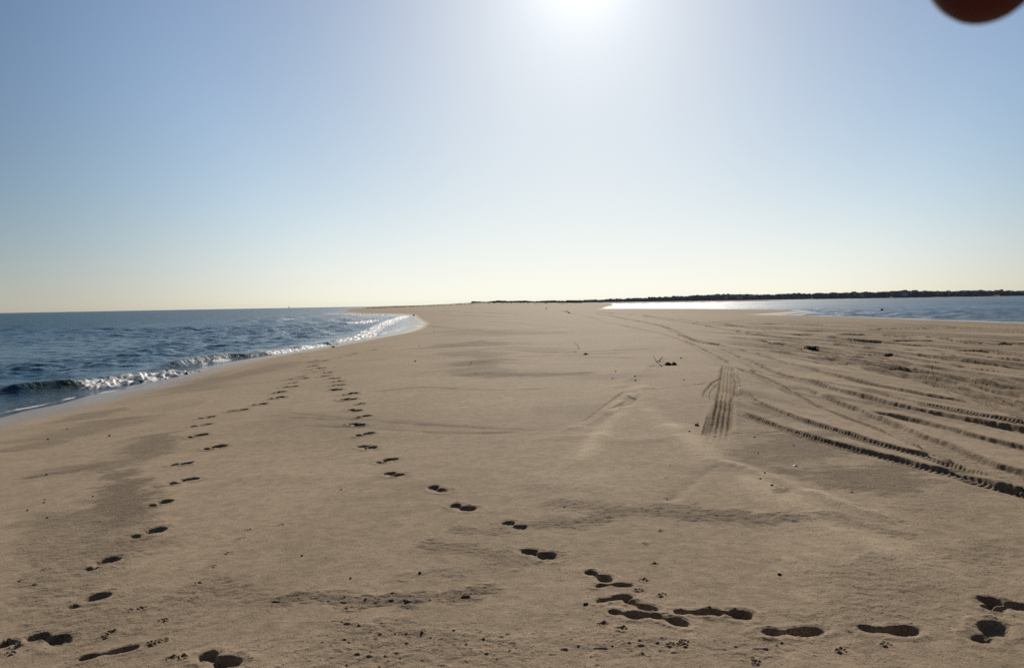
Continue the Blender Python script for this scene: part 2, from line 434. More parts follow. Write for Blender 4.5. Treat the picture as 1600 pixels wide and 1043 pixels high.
S_([(880, 585), (960, 588), (1020, 582)], 4, .35)
S_([(430, 642), (470, 650), (560, 656), (640, 668)], 4, .4)
S_([(600, 655), (680, 664), (760, 668)], 3, .45)
patch(195, 770, 60, 60, 1.0)
patch(150, 820, 130, 60, .65)
patch(230, 800, 30, 30, .6)
patch(80, 860, 120, 90, .5)
patch(150, 960, 160, 60, .4)
patch(1240, 700, 110, 38, .8)
patch(1370, 745, 120, 30, .8)
patch(1180, 690, 60, 30, .4)
patch(1470, 790, 130, 35, .35)
patch(1400, 930, 200, 70, .35)
patch(1540, 870, 90, 40, .4)
patch(1220, 770, 18, 9, .9)
patch(600, 1010, 300, 40, .35)
patch(960, 1010, 260, 35, .35)
patch(330, 930, 90, 40, .4)
patch(1050, 640, 70, 30, .3)
patch(755, 568, 30, 14, .5)
patch(900, 740, 90, 30, 0, .3)
patch(1300, 850, 130, 60, 0, .4)
patch(760, 1000, 110, 14, 0, .4)

# ---- footprints
FP_R = [(558, 693, 590, 699), (591, 721, 617, 713), (597, 737, 636, 746), (671, 760, 700, 770), (700, 787, 748, 800),
        (787, 813, 823, 833), (816, 861, 873, 877), (915, 897, 958, 914), (1014, 968, 1080, 980), (983, 946, 1020, 956),
        (962, 961, 1004, 968), (1058, 960, 1116, 965)]
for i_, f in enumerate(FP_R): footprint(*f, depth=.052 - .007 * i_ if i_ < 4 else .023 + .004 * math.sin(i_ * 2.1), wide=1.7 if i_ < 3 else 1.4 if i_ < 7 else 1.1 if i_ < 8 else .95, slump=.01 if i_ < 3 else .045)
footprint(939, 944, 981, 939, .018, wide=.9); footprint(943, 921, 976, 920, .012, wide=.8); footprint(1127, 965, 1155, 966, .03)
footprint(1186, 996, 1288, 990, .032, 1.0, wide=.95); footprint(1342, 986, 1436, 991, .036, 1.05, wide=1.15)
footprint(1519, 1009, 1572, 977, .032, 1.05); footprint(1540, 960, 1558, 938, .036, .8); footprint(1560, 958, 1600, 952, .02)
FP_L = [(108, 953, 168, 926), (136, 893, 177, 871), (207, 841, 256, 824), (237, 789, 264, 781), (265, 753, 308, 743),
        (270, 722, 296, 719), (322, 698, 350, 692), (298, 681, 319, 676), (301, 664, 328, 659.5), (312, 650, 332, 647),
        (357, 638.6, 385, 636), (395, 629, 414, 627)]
for i_, f in enumerate(FP_L): footprint(*f, depth=.022 + .007 * i_, wide=1.4 + .06 * i_, scale=1.05 + .02 * i_, damp_shade=.22 + .07 * i_, slump=.045 if i_ < 3 else .01)
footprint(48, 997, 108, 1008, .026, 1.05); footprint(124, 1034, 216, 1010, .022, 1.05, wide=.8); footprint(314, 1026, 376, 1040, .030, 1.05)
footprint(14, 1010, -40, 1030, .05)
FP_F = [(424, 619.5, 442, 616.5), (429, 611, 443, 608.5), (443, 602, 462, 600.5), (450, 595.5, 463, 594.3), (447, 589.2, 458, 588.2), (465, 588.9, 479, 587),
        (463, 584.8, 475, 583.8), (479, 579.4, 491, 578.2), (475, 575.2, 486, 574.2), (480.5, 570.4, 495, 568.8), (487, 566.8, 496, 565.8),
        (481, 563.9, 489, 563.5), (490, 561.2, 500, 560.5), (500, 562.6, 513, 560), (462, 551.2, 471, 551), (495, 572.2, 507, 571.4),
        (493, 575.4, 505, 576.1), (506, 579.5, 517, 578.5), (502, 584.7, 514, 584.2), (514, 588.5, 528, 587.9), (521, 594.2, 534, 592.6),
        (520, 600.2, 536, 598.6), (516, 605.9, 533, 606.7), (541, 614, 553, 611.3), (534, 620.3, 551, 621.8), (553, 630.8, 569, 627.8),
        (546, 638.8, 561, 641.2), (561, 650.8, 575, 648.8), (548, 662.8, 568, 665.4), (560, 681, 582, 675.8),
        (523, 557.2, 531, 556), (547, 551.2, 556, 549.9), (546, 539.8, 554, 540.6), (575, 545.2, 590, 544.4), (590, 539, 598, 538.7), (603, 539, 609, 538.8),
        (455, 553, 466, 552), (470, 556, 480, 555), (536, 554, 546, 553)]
for f in FP_F: footprint(*f, depth=.11 if f[1] < 625 else .07, scale=1.3 if f[1] < 625 else 1.1, soft=.014, wide=2.0 if f[1] < 625 else 1.45, damp_shade=1.3, slump=0)

# ---- bird feet: three toes each
def bird(px, py, ang, s=.04):
    c = ground_pt(px, py)
    si, sj = window(c[0], c[1], .12)
    x = X[si, sj] - c[0]; y = Y[si, sj] - c[1]
    for da in (-.6, 0, .6, math.pi):
        t = ang + da; L = s if da < 3 else s * .35
        ux, uy = math.cos(t), math.sin(t)
        u = np.clip(x * ux + y * uy, 0, L)
        d = np.hypot(x - u * ux, y - u * uy)
        Dt[si, sj] += (-.008 * np.exp(-(d / .006) ** 2) + .003 * np.exp(-((d - .013) / .006) ** 2)).astype(np.float32)
for (px, py) in [(1010, 853), (1024, 885), (1008, 911), (1032, 935), (995, 928), (1045, 1012), (1070, 1013), (1066, 1008), (945, 978), (975, 985),
                 (1032, 832), (1046, 729), (1040, 748), (1043, 779), (165, 993), (180, 988), (165, 998), (70, 890), (55, 915), (35, 908), (335, 886),
                 (310, 912), (300, 938), (258, 970), (205, 953), (220, 951), (390, 828), (375, 842), (355, 865), (440, 820), (532, 765), (422, 688),
                 (30, 1012), (12, 1005), (20, 1024), (250, 1003), (272, 1028), (285, 1027), (240, 1008), (1310, 1022), (1180, 1040), (1380, 1012)]:
    bird(px, py, random.uniform(0, 6.28), random.uniform(.03, .042))

# ---- natural relief, each wavelength only where the grid can carry it
def octave(lam, amp, seed, sx=1.0, rows=None):
    ok = sstep(2.2, 4.5, lam / SP)
    rmax = np.max(np.where(ok > 0, rr[:, None], 0))
    i1 = min(NR, int(np.searchsorted(rr, rmax)) + 1)
    n = rnoise(X[:i1] / sx, Y[:i1], lam, seed)
    return i1, n * ok[:i1] * amp
NAT = np.zeros_like(Z)
for lam, amp, seed, sx in [(40, .10, 3, 1), (14, .05, 4, 1.5), (5, .020, 5, 1.6), (2.1, .009, 6, 1.7), (.9, .0045, 7, 1.5), (.4, .0026, 8, 1.3), (.19, .0014, 9, 1), (.09, .0009, 10, 1)]:
    i1, n = octave(lam, amp, seed, sx)
    NAT[:i1] += n
# loose-track area on the right is lumpy
rough = sstep(.20, .42, (CX + F * X / np.maximum(Y, 1) - 800) / 800 - (Y < 10) * 9) * sstep(8, 12, Y) * (Y < 200)
for lam, amp, seed in [(.5, .004, 21), (.22, .004, 22)]:
    i1, n = octave(lam, amp, seed)
    NAT[:i1] += np.maximum(n, -.3 * amp) * rough[:i1]
# grains and small clods
cz = np.clip(GRAIN_SHADE, 0, 1)
for lam, a0, a1, seed in [(.045, .0014, .0085, 11), (.024, .0011, .0075, 12)]:
    i1, n = octave(lam, 1.0, seed)
    NAT[:i1] += np.sign(n) * np.abs(n) ** 1.5 * (a0 + a1 * cz[:i1])
i1, n = octave(.030, 1.0, 31)
pk = np.clip((n - (.74 - .30 * cz[:i1])) / .26, 0, 1)
NAT[:i1] += pk * (.004 + .009 * cz[:i1])
i1, n = octave(.021, 1.0, 33)
pk = np.clip((n - (.70 - .40 * cz[:i1])) / .3, 0, 1)
NAT[:i1] += pk * (.003 + .008 * cz[:i1])

i1, n = octave(3.0, 1.0, 41, 2.5)
wash = np.exp(-((Z[:i1] + .12 * n - .55) / .05) ** 2) * (X[:i1] < -2)
NAT[:i1] -= .012 * wash
Z = Z + (NAT * PRES + Dt) * land
WET = 1 - sstep(.06, .30, Z0 + .02 * NAT / .05)
print('grid', NR, NC, NR * NC)

def build_grid(name, X, Y, Z, attrs, wrap=False):
    nr, nc = X.shape
    co = np.empty((nr * nc, 3), np.float32)
    co[:, 0] = X.ravel(); co[:, 1] = Y.ravel(); co[:, 2] = Z.ravel()
    idx = np.arange(nr * nc, dtype=np.int32).reshape(nr, nc)
    q = np.stack([idx[:-1, :-1], idx[1:, :-1], idx[1:, 1:], idx[:-1, 1:]], -1).reshape(-1, 4)
    q = q[:, ::-1]
    me = bpy.data.meshes.new(name)
    me.vertices.add(len(co)); me.vertices.foreach_set('co', co.ravel())
    me.loops.add(q.size); me.loops.foreach_set('vertex_index', np.ascontiguousarray(q).ravel())
    me.polygons.add(len(q)); me.polygons.foreach_set('loop_start', np.arange(0, q.size, 4, dtype=np.int32))
    for k, a in attrs.items():
        at = me.attributes.new(k, 'FLOAT', 'POINT')
        at.data.foreach_set('value', np.ascontiguousarray(a, dtype=np.float32).ravel())
    me.update(calc_edges=True)
    me.shade_smooth()
    ob = bpy.data.objects.new(name, me)
    COL.objects.link(ob)
    return ob

def zat(x, y):
    """height of the finished sand at a point"""
    r0 = math.hypot(x, y); a0 = math.atan2(x, y)
    i = min(NR - 2, max(0, int(np.searchsorted(rr, r0)) - 1)); j = min(NC - 2, max(0, int(np.searchsorted(aa, a0)) - 1))
    fi = (r0 - rr[i]) / (rr[i + 1] - rr[i]); fj = (a0 - aa[j]) / (aa[j + 1] - aa[j])
    return float((Z[i, j] * (1 - fj) + Z[i, j + 1] * fj) * (1 - fi) + (Z[i + 1, j] * (1 - fj) + Z[i + 1, j + 1] * fj) * fi)

# ------------------------------------------------------------------ materials
class NT:
    def __init__(self, name):
        self.m = bpy.data.materials.new(name); self.m.use_nodes = True
        self.t = self.m.node_tree; self.t.nodes.clear()
        self.out = self.n('ShaderNodeOutputMaterial')
    def n(self, typ, **kw):
        nd = self.t.nodes.new(typ)
        for k, v in kw.items():
            if k.startswith('i_'):
                key = k[2:]
                key = int(key) if key.isdigit() else key.replace('_', ' ')
                self.set(nd.inputs[key], v)
            else: setattr(nd, k, v)
        return nd
    def set(self, sock, v):
        if isinstance(v, bpy.types.NodeSocket): self.t.links.new(v, sock)
        elif isinstance(v, bpy.types.Node): self.t.links.new(v.outputs[0], sock)
        else:
            if hasattr(sock.default_value, '__len__') and len(sock.default_value) == 4 and len(v) == 3: v = (*v, 1)
            sock.default_value = v
    def math(self, op, a, b=0.0, clamp=False):
        nd = self.n('ShaderNodeMath', operation=op, use_clamp=clamp)
        self.set(nd.inputs[0], a); self.set(nd.inputs[1], b)
        return nd.outputs[0]
    def mix(self, f, a, b):
        nd = self.n('ShaderNodeMix', data_type='RGBA')
        self.set(nd.inputs[0], f); self.set(nd.inputs[6], a); self.set(nd.inputs[7], b)
        return nd.outputs[2]
    def ramp(self, v, lo, hi, a=0.0, b=1.0):
        nd = self.n('ShaderNodeMapRange', interpolation_type='SMOOTHSTEP')
        self.set(nd.inputs[0], v); nd.inputs[1].default_value = lo; nd.inputs[2].default_value = hi
        nd.inputs[3].default_value = a; nd.inputs[4].default_value = b
        return nd.outputs[0]
    def noise(self, vec, scale, detail=2.0, rough=.5):
        nd = self.n('ShaderNodeTexNoise')
        self.set(nd.inputs['Vector'], vec); nd.inputs['Scale'].default_value = scale
        nd.inputs['Detail'].default_value = detail; nd.inputs['Roughness'].default_value = rough
        return nd.outputs[0]
    def attr(self, name):
        return self.n('ShaderNodeAttribute', attribute_name=name).outputs['Fac']
    def surf(self, node):
        self.t.links.new(node.outputs[0], self.out.inputs['Surface'])
        return self.m

def sand_material():
    t = NT('sand')
    pos = t.n('ShaderNodeTexCoord').outputs['Object']
    co0 = t.attr('coarse'); li = t.attr('lite'); we = t.attr('wet')  # the first attribute also carries the painted rut and print shade
    n_big = t.noise(pos, .35, 3, .55); n_mid = t.noise(pos, 3.0, 4, .6); n_f = t.noise(pos, 42, 3, .65); n_g = t.noise(pos, 120, 3, .7)
    n_edge = t.noise(pos, 9.0, 4, .65)
    co = t.math('MULTIPLY', co0, t.ramp(t.math('ADD', t.math('MULTIPLY', co0, .8), t.math('SUBTRACT', n_edge, .5)), .0, .45, .35, 1.15))
    base = t.mix(t.ramp(n_big, .35, .65), (.282, .203, .133), (.340, .247, .165))
    base = t.mix(t.ramp(n_mid, .3, .7), t.mix(.5, base, (.225, .164, .106)), base)
    base = t.mix(t.math('MULTIPLY', li, .85), base, (.44, .34, .23))
    g = t.math('MULTIPLY', t.ramp(n_g, .34, .66, .62, 1.34), t.ramp(n_edge, .28, .72, .80, 1.17))
    mul = t.n('ShaderNodeMix', data_type='RGBA', blend_type='MULTIPLY')
    mul.inputs[0].default_value = 1.0
    t.set(mul.inputs[6], base); t.set(mul.inputs[7], g)
    base = mul.outputs[2]
    # dark coarse grains, and the shade painted into ruts and prints
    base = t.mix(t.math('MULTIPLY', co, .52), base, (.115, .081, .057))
    for sc_, dens, rad, amt in ((48.0, .50, .42, .80), (95.0, .60, .44, .75), (24.0, .20, .30, .8)):
        v = t.n('ShaderNodeTexVoronoi', i_Vector=pos, i_Scale=sc_)
        rnd = t.n('ShaderNodeSeparateColor', i_0=v.outputs['Color']).outputs[0]
        pres = t.math('LESS_THAN', rnd, t.math('ADD', .05, t.math('MULTIPLY', co, dens)))
        dot = t.ramp(v.outputs['Distance'], rad * .55, rad, 1.0, 0.0)
        base = t.mix(t.math('MULTIPLY', t.math('MULTIPLY', pres, dot), amt), base, (.05, .038, .030))
    # odd pale shell crumbs
    v = t.n('ShaderNodeTexVoronoi', i_Vector=pos, i_Scale=22.0)
    cr = t.math('MULTIPLY', t.math('LESS_THAN', v.outputs['Distance'], .07), t.math('GREATER_THAN', t.n('ShaderNodeSeparateColor', i_0=v.outputs['Color']).outputs[0], .955))
    base = t.mix(t.math('MULTIPLY', cr, .8), base, (.62, .55, .46))
    base = t.mix(t.math('MULTIPLY', we, .72), base, (.14, .105, .075))
    rough = t.math('SUBTRACT', .82, t.math('MULTIPLY', we, .55))
    hgt = t.math('ADD', t.math('MULTIPLY', n_f, t.math('ADD', .45, t.math('MULTIPLY', co, 1.6))), t.math('MULTIPLY', n_g, .35))
    bump = t.n('ShaderNodeBump', i_Height=hgt, i_Strength=.8, i_Distance=.010)
    p = t.n('ShaderNodeBsdfPrincipled', i_Base_Color=base, i_Roughness=rough, i_Normal=bump.outputs[0])
    t.set(p.inputs['Specular IOR Level'], t.math('ADD', .012, t.math('MULTIPLY', we, .3)))
    p.inputs['Diffuse Roughness'].default_value = 0.0
    p.inputs['Sheen Weight'].default_value = .16
    p.inputs['Sheen Roughness'].default_value = .6
    p.inputs['Sheen Tint'].default_value = (1, .86, .66, 1)
    return t.surf(p)

def water_material(name, base, foam=False, bump=.02, scale=2.2, rough=.10):
    t = NT(name)
    pos = t.n('ShaderNodeTexCoord').outputs['Object']
    mp = t.n('ShaderNodeMapping', i_Vector=pos); mp.inputs['Scale'].default_value = (1.0, .8, 1)
    n1 = t.noise(mp.outputs[0], scale, 4, .62); n2 = t.noise(mp.outputs[0], scale * .23, 3, .55)
    h = t.math('ADD', n1, t.math('MULTIPLY', n2, 2.2))
    b = t.n('ShaderNodeBump', i_Height=h, i_Strength=1.0, i_Distance=bump)
    p = t.n('ShaderNodeBsdfPrincipled', i_Roughness=t.attr('rgh'), i_Normal=b.outputs[0])
    p.inputs['IOR'].default_value = 1.333
    col = base
    if foam:
        gr = t.attr('green')
        col = t.mix(gr, base, (.035, .075, .05))
        sh = t.attr('shallow')
        col = t.mix(t.math('MULTIPLY', sh, .6), col, (.13, .12, .10))
    t.set(p.inputs['Base Color'], col)
    if not foam: return t.surf(p)
    f = t.attr('foam')
    nf = t.noise(pos, 7.0, 4, .65)
    fm = t.math('MULTIPLY', t.math('SUBTRACT', t.math('ADD', f, t.math('MULTIPLY', t.math('SUBTRACT', nf, .5), .9)), .45), 6.0, True)
    fm = t.math('MULTIPLY', fm, t.math('GREATER_THAN', f, .02))
    fd = t.n('ShaderNodeBsdfPrincipled', i_Base_Color=(.90, .90, .89), i_Roughness=.6)
    fd.inputs['Subsurface Weight'].default_value = 1.0
    fd.inputs['Subsurface Scale'].default_value = .18
    fd.inputs['Subsurface Radius'].default_value = (1, 1, 1)
    tr = t.n('ShaderNodeBsdfTranslucent', i_Color=(.8, .8, .78))
    ad = t.n('ShaderNodeMixShader', i_0=.35); t.set(ad.inputs[1], fd); t.set(ad.inputs[2], tr)
    mx = t.n('ShaderNodeMixShader'); t.set(mx.inputs[0], fm); t.set(mx.inputs[1], p); t.set(mx.inputs[2], ad)
    return t.surf(mx)

def simple(name, col, rough=.8, var=.3, scale=30.0, spec=.3, bump=0.0):
    t = NT(name)
    pos = t.n('ShaderNodeTexCoord').outputs['Object']
    n = t.noise(pos, scale, 4, .6)
    c2 = tuple(c * (1 - var) for c in col); c3 = tuple(min(1, c * (1 + var)) for c in col)
    p = t.n('ShaderNodeBsdfPrincipled', i_Base_Color=t.mix(t.ramp(n, .3, .7), c2, c3), i_Roughness=rough)
    p.inputs['Specular IOR Level'].default_value = spec
    if bump:
        b = t.n('ShaderNodeBump', i_Height=n, i_Strength=.6, i_Distance=bump); t.set(p.inputs['Normal'], b.outputs[0])
    return t.surf(p)

# ------------------------------------------------------------------ sand object
sand = build_grid('sand', X, Y, Z, {'coarse': GRAIN_SHADE, 'lite': LITE, 'wet': WET})
sand['kind'] = 'structure'
sand['label'] = 'brown beach sand with trails of footprints and vehicle tracks'
sand.data.materials.append(sand_material())

# ------------------------------------------------------------------ sea and bay
def waves(x, y, sp, comps):
    z = np.zeros(x.shape, np.float32)
    for (lam, amp, ang, ph) in comps:
        ok = sstep(2.5, 6.0, lam / sp)
        k = 2 * math.pi / lam
        arg = k * (x * math.cos(ang) + y * math.sin(ang)) + ph
        s = np.sin(arg)
        z += (amp * ok * (s + .25 * np.cos(2 * arg))).astype(np.float32)
    return z

def mk_comps(n, lmin, lmax, steep, ang0, spread, seed):
    g = np.random.default_rng(seed)
    out = []
    for i in range(n):
        lam = lmin * (lmax / lmin) ** ((i + g.random()) / n)
        out.append((lam, steep * lam / (2 * math.pi), ang0 + g.normal() * spread, g.random() * 6.28))
    return out

sr = np.concatenate([geo(14, 20, .006), geo(20, 120, .0026), geo(120, 700, .005), geo(700, 4600, .02), [4600.0]])
sa = np.concatenate([np.linspace(-R(100), -R(41), 60, endpoint=False), np.linspace(-R(41), -R(4.5), 620)])
SX = sr[:, None] * np.sin(sa)[None]; SY = sr[:, None] * np.cos(sa)[None]
SSP = np.maximum(np.gradient(sr)[:, None], sr[:, None] * np.gradient(sa)[None]).astype(np.float32)
off = np.interp(SY, LY, LX) - SX                      # metres out from the shoreline
chop = mk_comps(60, .40, 5.5, .052, R(-62), .85, 3)
amp_mod = (.65 + .55 * vnoise(SX / 17, SY / 23, 71)) * sstep(0, 9, off)
SZ = waves(SX, SY, SSP, chop) * amp_mod
SZ += waves(SX, SY, SSP, [(17, .05, R(8), 1.0), (23, .06, R(-14), 2.0)]) * sstep(2, 20, off)
FOAM = np.zeros_like(SZ); GREEN = np.zeros_like(SZ)

def crest(pix, h, wd, foam_rng, green_rng, lump=.10, band=(0.55, 1.6), fz=.45):
    """a breaking wave: a lifted crest, steep toward the beach, white where it has spilled"""
    global SZ
    P = np.array([on_plane(*p, z=.15) for p in pix])
    C = catmull(P, .4)
    seg = np.diff(C, axis=0); sl = np.hypot(seg[:, 0], seg[:, 1]); s0 = np.concatenate([[0], np.cumsum(sl)])
    L = s0[-1]
    lo = C.min(0) - 6 * wd - 3; hi = C.max(0) + 6 * wd + 3
    m = (SX > lo[0]) & (SX < hi[0]) & (SY > lo[1]) & (SY < hi[1])
    x = SX[m]; y = SY[m]
    D = np.full(x.shape, 1e9); U = np.zeros(x.shape); S = np.zeros(x.shape)
    for i in range(len(seg)):
        dx, dy = seg[i]
        xx = x - C[i, 0]; yy = y - C[i, 1]
        u = np.clip((xx * dx + yy * dy) / sl[i], 0, sl[i])
        d = np.hypot(xx - u * dx / sl[i], yy - u * dy / sl[i])
        lat = (xx * dy - yy * dx) / sl[i]               # positive on the beach side
        k = d < D
        D = np.where(k, d, D); U = np.where(k, np.where(lat > 0, d, -d), U); S = np.where(k, s0[i] + u, S)
    t = S / L
    U = U + .25 * wd * vnoise(S / 1.7, S * 0, 81) + .12 * wd * vnoise(S / .5, S * 0, 82)
    prof = np.where(U < 0, np.exp(-(U / (1.5 * wd)) ** 2), np.exp(-(U / (.55 * wd)) ** 2))
    end = sstep(0, .12, t) * sstep(0, .05, 1 - t)
    hv = h * (1 + .25 * vnoise(S / 2.3, S * 0, 83)) * end
    dz = hv * prof
    f = sstep(foam_rng[0] - .04, foam_rng[0] + .03, t) * (1 - sstep(foam_rng[1] - .02, foam_rng[1] + .02, t))
    fb = sstep(-band[0] * wd * 1.6, 0, U) * (1 - sstep(band[1] * wd * .6, band[1] * wd * 1.15, U + .3 * wd * vnoise(x / .6, y / .6, 84)))
    fo = f * fb
    lum = vnoise(x / .30, y / .45, 85) * .5 + vnoise(x / .12, y / .2, 86) * .7
    dz = dz * (1 - .65 * fo) + lump * fo * np.maximum(lum + .25, -.1)
    g = sstep(green_rng[0], green_rng[0] + .08, t) * (1 - sstep(green_rng[1] - .05, green_rng[1], t)) * sstep(-.1 * wd, .15 * wd, U) * (1 - sstep(1.0 * wd, 1.4 * wd, U))
    SZ[m] = SZ[m] * (1 - .6 * prof * end) + dz.astype(np.float32)
    FOAM[m] = np.maximum(FOAM[m], fo * (.80 + .4 * vnoise(x / 1.1, y / 1.4, 87)))
    GREEN[m] = np.maximum(GREEN[m], g)

crest([(-30, 611), (0, 608.5), (30, 606), (84, 601), (120, 598.5), (150, 596), (187, 591), (240, 585), (285, 578)], .30, .75, (.36, 1.0), (.1, .40), .16)
crest([(225, 575), (265, 569), (300, 563), (330, 559), (352, 556), (380, 554), (420, 550), (452, 546), (490, 540), (530, 533)], .30, .65, (.46, .86), (.10, .50), .08)
crest([(500, 536), (520, 531), (545, 527), (562, 523), (575, 516), (590, 509), (605, 502), (620, 496.8), (636, 492.6)], .26, 1.0, (.02, 1.0), (0, 0), .10)
crest([(535, 505), (555, 503.5), (575, 501.5), (590, 500)], .35, 1.6, (.05, 1), (0, 0), .2)
crest([(505, 489.5), (525, 489.6), (560, 491), (600, 492)], .4, 2.5, (.05, 1), (0, 0), .25)
crest([(435, 499), (450, 497.5), (465, 497)], .25, 1.2, (.1, .9), (0, 0), .15)
# lace of foam left along the waterline
for (a0, a1, dd, wdt, amt) in [(38, 62, .6, .5, .85), (20, 30, .15, .28, .55), (62, 96, .5, .6, .8), (30, 38, .5, .35, .6), (18, 100, .10, .14, .75), (26, 60, 1.1, .15, .5)]:
    nn = vnoise(SX / .8, SY / 1.6, 91) * .35 + vnoise(SX / 5, SY / 7, 92) * .5
    g = np.exp(-((off - dd - nn) / wdt) ** 2) * sstep(a0 - 2, a0 + 2, SY) * (1 - sstep(a1 - 2, a1 + 2, SY))
    FOAM = np.maximum(FOAM, amt * g * np.clip(.55 + .8 * vnoise(SX / .35, SY / .7, 93) + .4 * vnoise(SX / 1.3, SY / 2.1, 94), 0, 1.1))
# a few far whitecaps
for (px, py) in [(400, 488), (425, 490), (470, 489), (500, 489), (380, 497), (330, 500), (360, 494), (440, 503)]:
    p = on_plane(px, py)
    q = np.hypot((SX - p[0]) / (p[1] * .004), (SY - p[1]) / (p[1] * .006))
    FOAM = np.maximum(FOAM, .6 * np.exp(-q * q))
SHAL = 1 - sstep(.3, 3.5, off)
sea = build_grid('sea', SX, SY, SZ, {'foam': FOAM, 'green': GREEN, 'shallow': SHAL, 'rgh': .16 + .26 * sstep(25, 260, np.hypot(SX, SY)) - .08 * SHAL})
sea['kind'] = 'structure'
sea['label'] = 'choppy blue sea with small breaking waves along the beach'
sea.data.materials.append(water_material('sea_water', (.013, .068, .108), True, .11, 3.4, .12))

br = np.concatenate([geo(40, 900, .004), geo(900, 4600, .03), [4600.0]])
ba = np.concatenate([np.linspace(R(4.5), R(41), 500), np.linspace(R(42), R(100), 50)])
BX = br[:, None] * np.sin(ba)[None]; BY = br[:, None] * np.cos(ba)[None]
BSP = np.maximum(np.gradient(br)[:, None], br[:, None] * np.gradient(ba)[None]).astype(np.float32)
BZ = waves(BX, BY, BSP, mk_comps(30, .8, 9.0, .04, R(-70), .9, 5))
BZ *= .6 + .5 * vnoise(BX / 30, BY / 60, 72)
bay = build_grid('bay_water', BX, BY, BZ, {'rgh': .43 + .05 * sstep(100, 900, np.hypot(BX, BY)) + .10 * vnoise((BX * .85 + BY * .5) / 130, (BY * .85 - BX * .5) / 26, 73) + .10 * vnoise(BX / 1.6, BY / 45, 74)})
bay['kind'] = 'structure'
bay['label'] = 'calm blue bay glittering in the sun behind the sand'
bay.data.materials.append(water_material('bay_water', (.012, .066, .12), False, .10, 1.3, .13))

# ------------------------------------------------------------------ mesh helper for things
class MB:
    def __init__(self): self.v = []; self.f = []
    def add(self, v, f):
        n = len(self.v); self.v += [tuple(map(float, p)) for p in v]; self.f += [tuple(i + n for i in q) for q in f]
    def box(self, c, s, rz=0.0):
        cs, sn = math.cos(rz), math.sin(rz)
        vs = []
        for dx in (-.5, .5):
            for dy in (-.5, .5):
                for dz in (-.5, .5):
                    x, y = dx * s[0], dy * s[1]
                    vs.append((c[0] + x * cs - y * sn, c[1] + x * sn + y * cs, c[2] + dz * s[2]))
        self.add(vs, [(0, 1, 3, 2), (4, 6, 7, 5), (0, 4, 5, 1), (2, 3, 7, 6), (0, 2, 6, 4), (1, 5, 7, 3)])
    def tube(self, pts, rad, n=7):
        pts = [Vector(p) for p in pts]
        rings = []
        for i, p in enumerate(pts):
            d = (pts[min(i + 1, len(pts) - 1)] - pts[max(i - 1, 0)]).normalized()
            a = d.orthogonal().normalized(); b = d.cross(a)
            r = rad[i] if hasattr(rad, '__len__') else rad
            rings.append([p + (a * math.cos(2 * math.pi * k / n) + b * math.sin(2 * math.pi * k / n)) * r for k in range(n)])
        vs = [v for rg in rings for v in rg]
        fs = [(i * n + k, i * n + (k + 1) % n, (i + 1) * n + (k + 1) % n, (i + 1) * n + k) for i in range(len(pts) - 1) for k in range(n)]
        fs.append(tuple(range(n))[::-1]); fs.append(tuple((len(pts) - 1) * n + k for k in range(n)))
        self.add(vs, fs)
    def ball(self, c, r, sx=1, sy=1, sz=1, nu=10, nv=7, jit=0.0, seed=0):
        g = random.Random(seed)
        vs = [(c[0], c[1], c[2] - r * sz)]
        for i in range(1, nv):
            t = math.pi * i / nv
            for k in range(nu):
                p = 2 * math.pi * k / nu
                q = r * (1 + jit * g.uniform(-1, 1))
                vs.append((c[0] + q * sx * math.sin(t) * math.cos(p), c[1] + q * sy * math.sin(t) * math.sin(p), c[2] - q * sz * math.cos(t)))
        vs.append((c[0], c[1], c[2] + r * sz))
        fs = [(0, 1 + (k + 1) % nu, 1 + k) for k in range(nu)]
        for i in range(nv - 2):
            for k in range(nu):
                a = 1 + i * nu + k; b = 1 + i * nu + (k + 1) % nu
                fs.append((a, b, b + nu, a + nu))
        e = 1 + (nv - 2) * nu
        fs += [(e + k, e + (k + 1) % nu, len(vs) - 1) for k in range(nu)]
        self.add(vs, fs)
    def build(self, name, mat, parent=None, smooth=True):
        me = bpy.data.meshes.new(name); me.from_pydata(self.v, [], self.f); me.update()
        if smooth: me.shade_smooth()
        me.materials.append(mat)
        ob = bpy.data.objects.new(name, me); COL.objects.link(ob)
        if parent: ob.parent = parent
        return ob

def tag(ob, label, cat, group=None, kind=None):
    if label: ob['label'] = label
    if cat: ob['category'] = cat
    if group: ob['group'] = group
    if kind: ob['kind'] = kind
    return ob
def empty(name, loc, rz=0.0):
    e = bpy.data.objects.new(name, None); COL.objects.link(e)
    e.location = loc; e.rotation_euler = (0, 0, rz); e.empty_display_size = .2
    return e

# ------------------------------------------------------------------ far shore: land strip, wood, houses, dune scrub
M_leaf = simple('hazed_foliage', (.09, .12, .14), .95, .35, .08, .05)  # distance haze mixed into the leaf colour as a pale blue cast
M_scrub = simple('dune_scrub', (.06, .06, .035), .9, .35, .5, .1)
M_grass = simple('dune_grass', (.22, .175, .11), .9, .3, .5, .1)
shore_px = [(860, 1.2), (950, 1.3), (1080, 1.55), (1200, 1.75), (1330, 2.0), (1450, 2.2), (1600, 2.4), (1800, 2.6)]
def hor(px): return 488.0 - .0178 * px + .0
SHP = np.array([on_plane(px, CY + F * math.tan(PITCH) * 1.0 - .0178 * (px - CX) + 0 if False else hor(px) + d) for px, d in shore_px])
SHC = catmull(SHP, 25)
sn = np.zeros_like(SHC)
tan = np.gradient(SHC, axis=0); tan /= np.linalg.norm(tan, axis=1)[:, None]
nrm = np.stack([-tan[:, 1], tan[:, 0]], 1)
nrm *= np.sign((nrm * SHC).sum(1))[:, None]            # pointing away from the camera
vs = []; prof = [(-12, -1.5), (0, .15), (14, 1.0), (60, 3.0), (200, 5.0), (420, 4.0), (700, -2.0)]
LX_, LY_, LZ_ = [], [], []
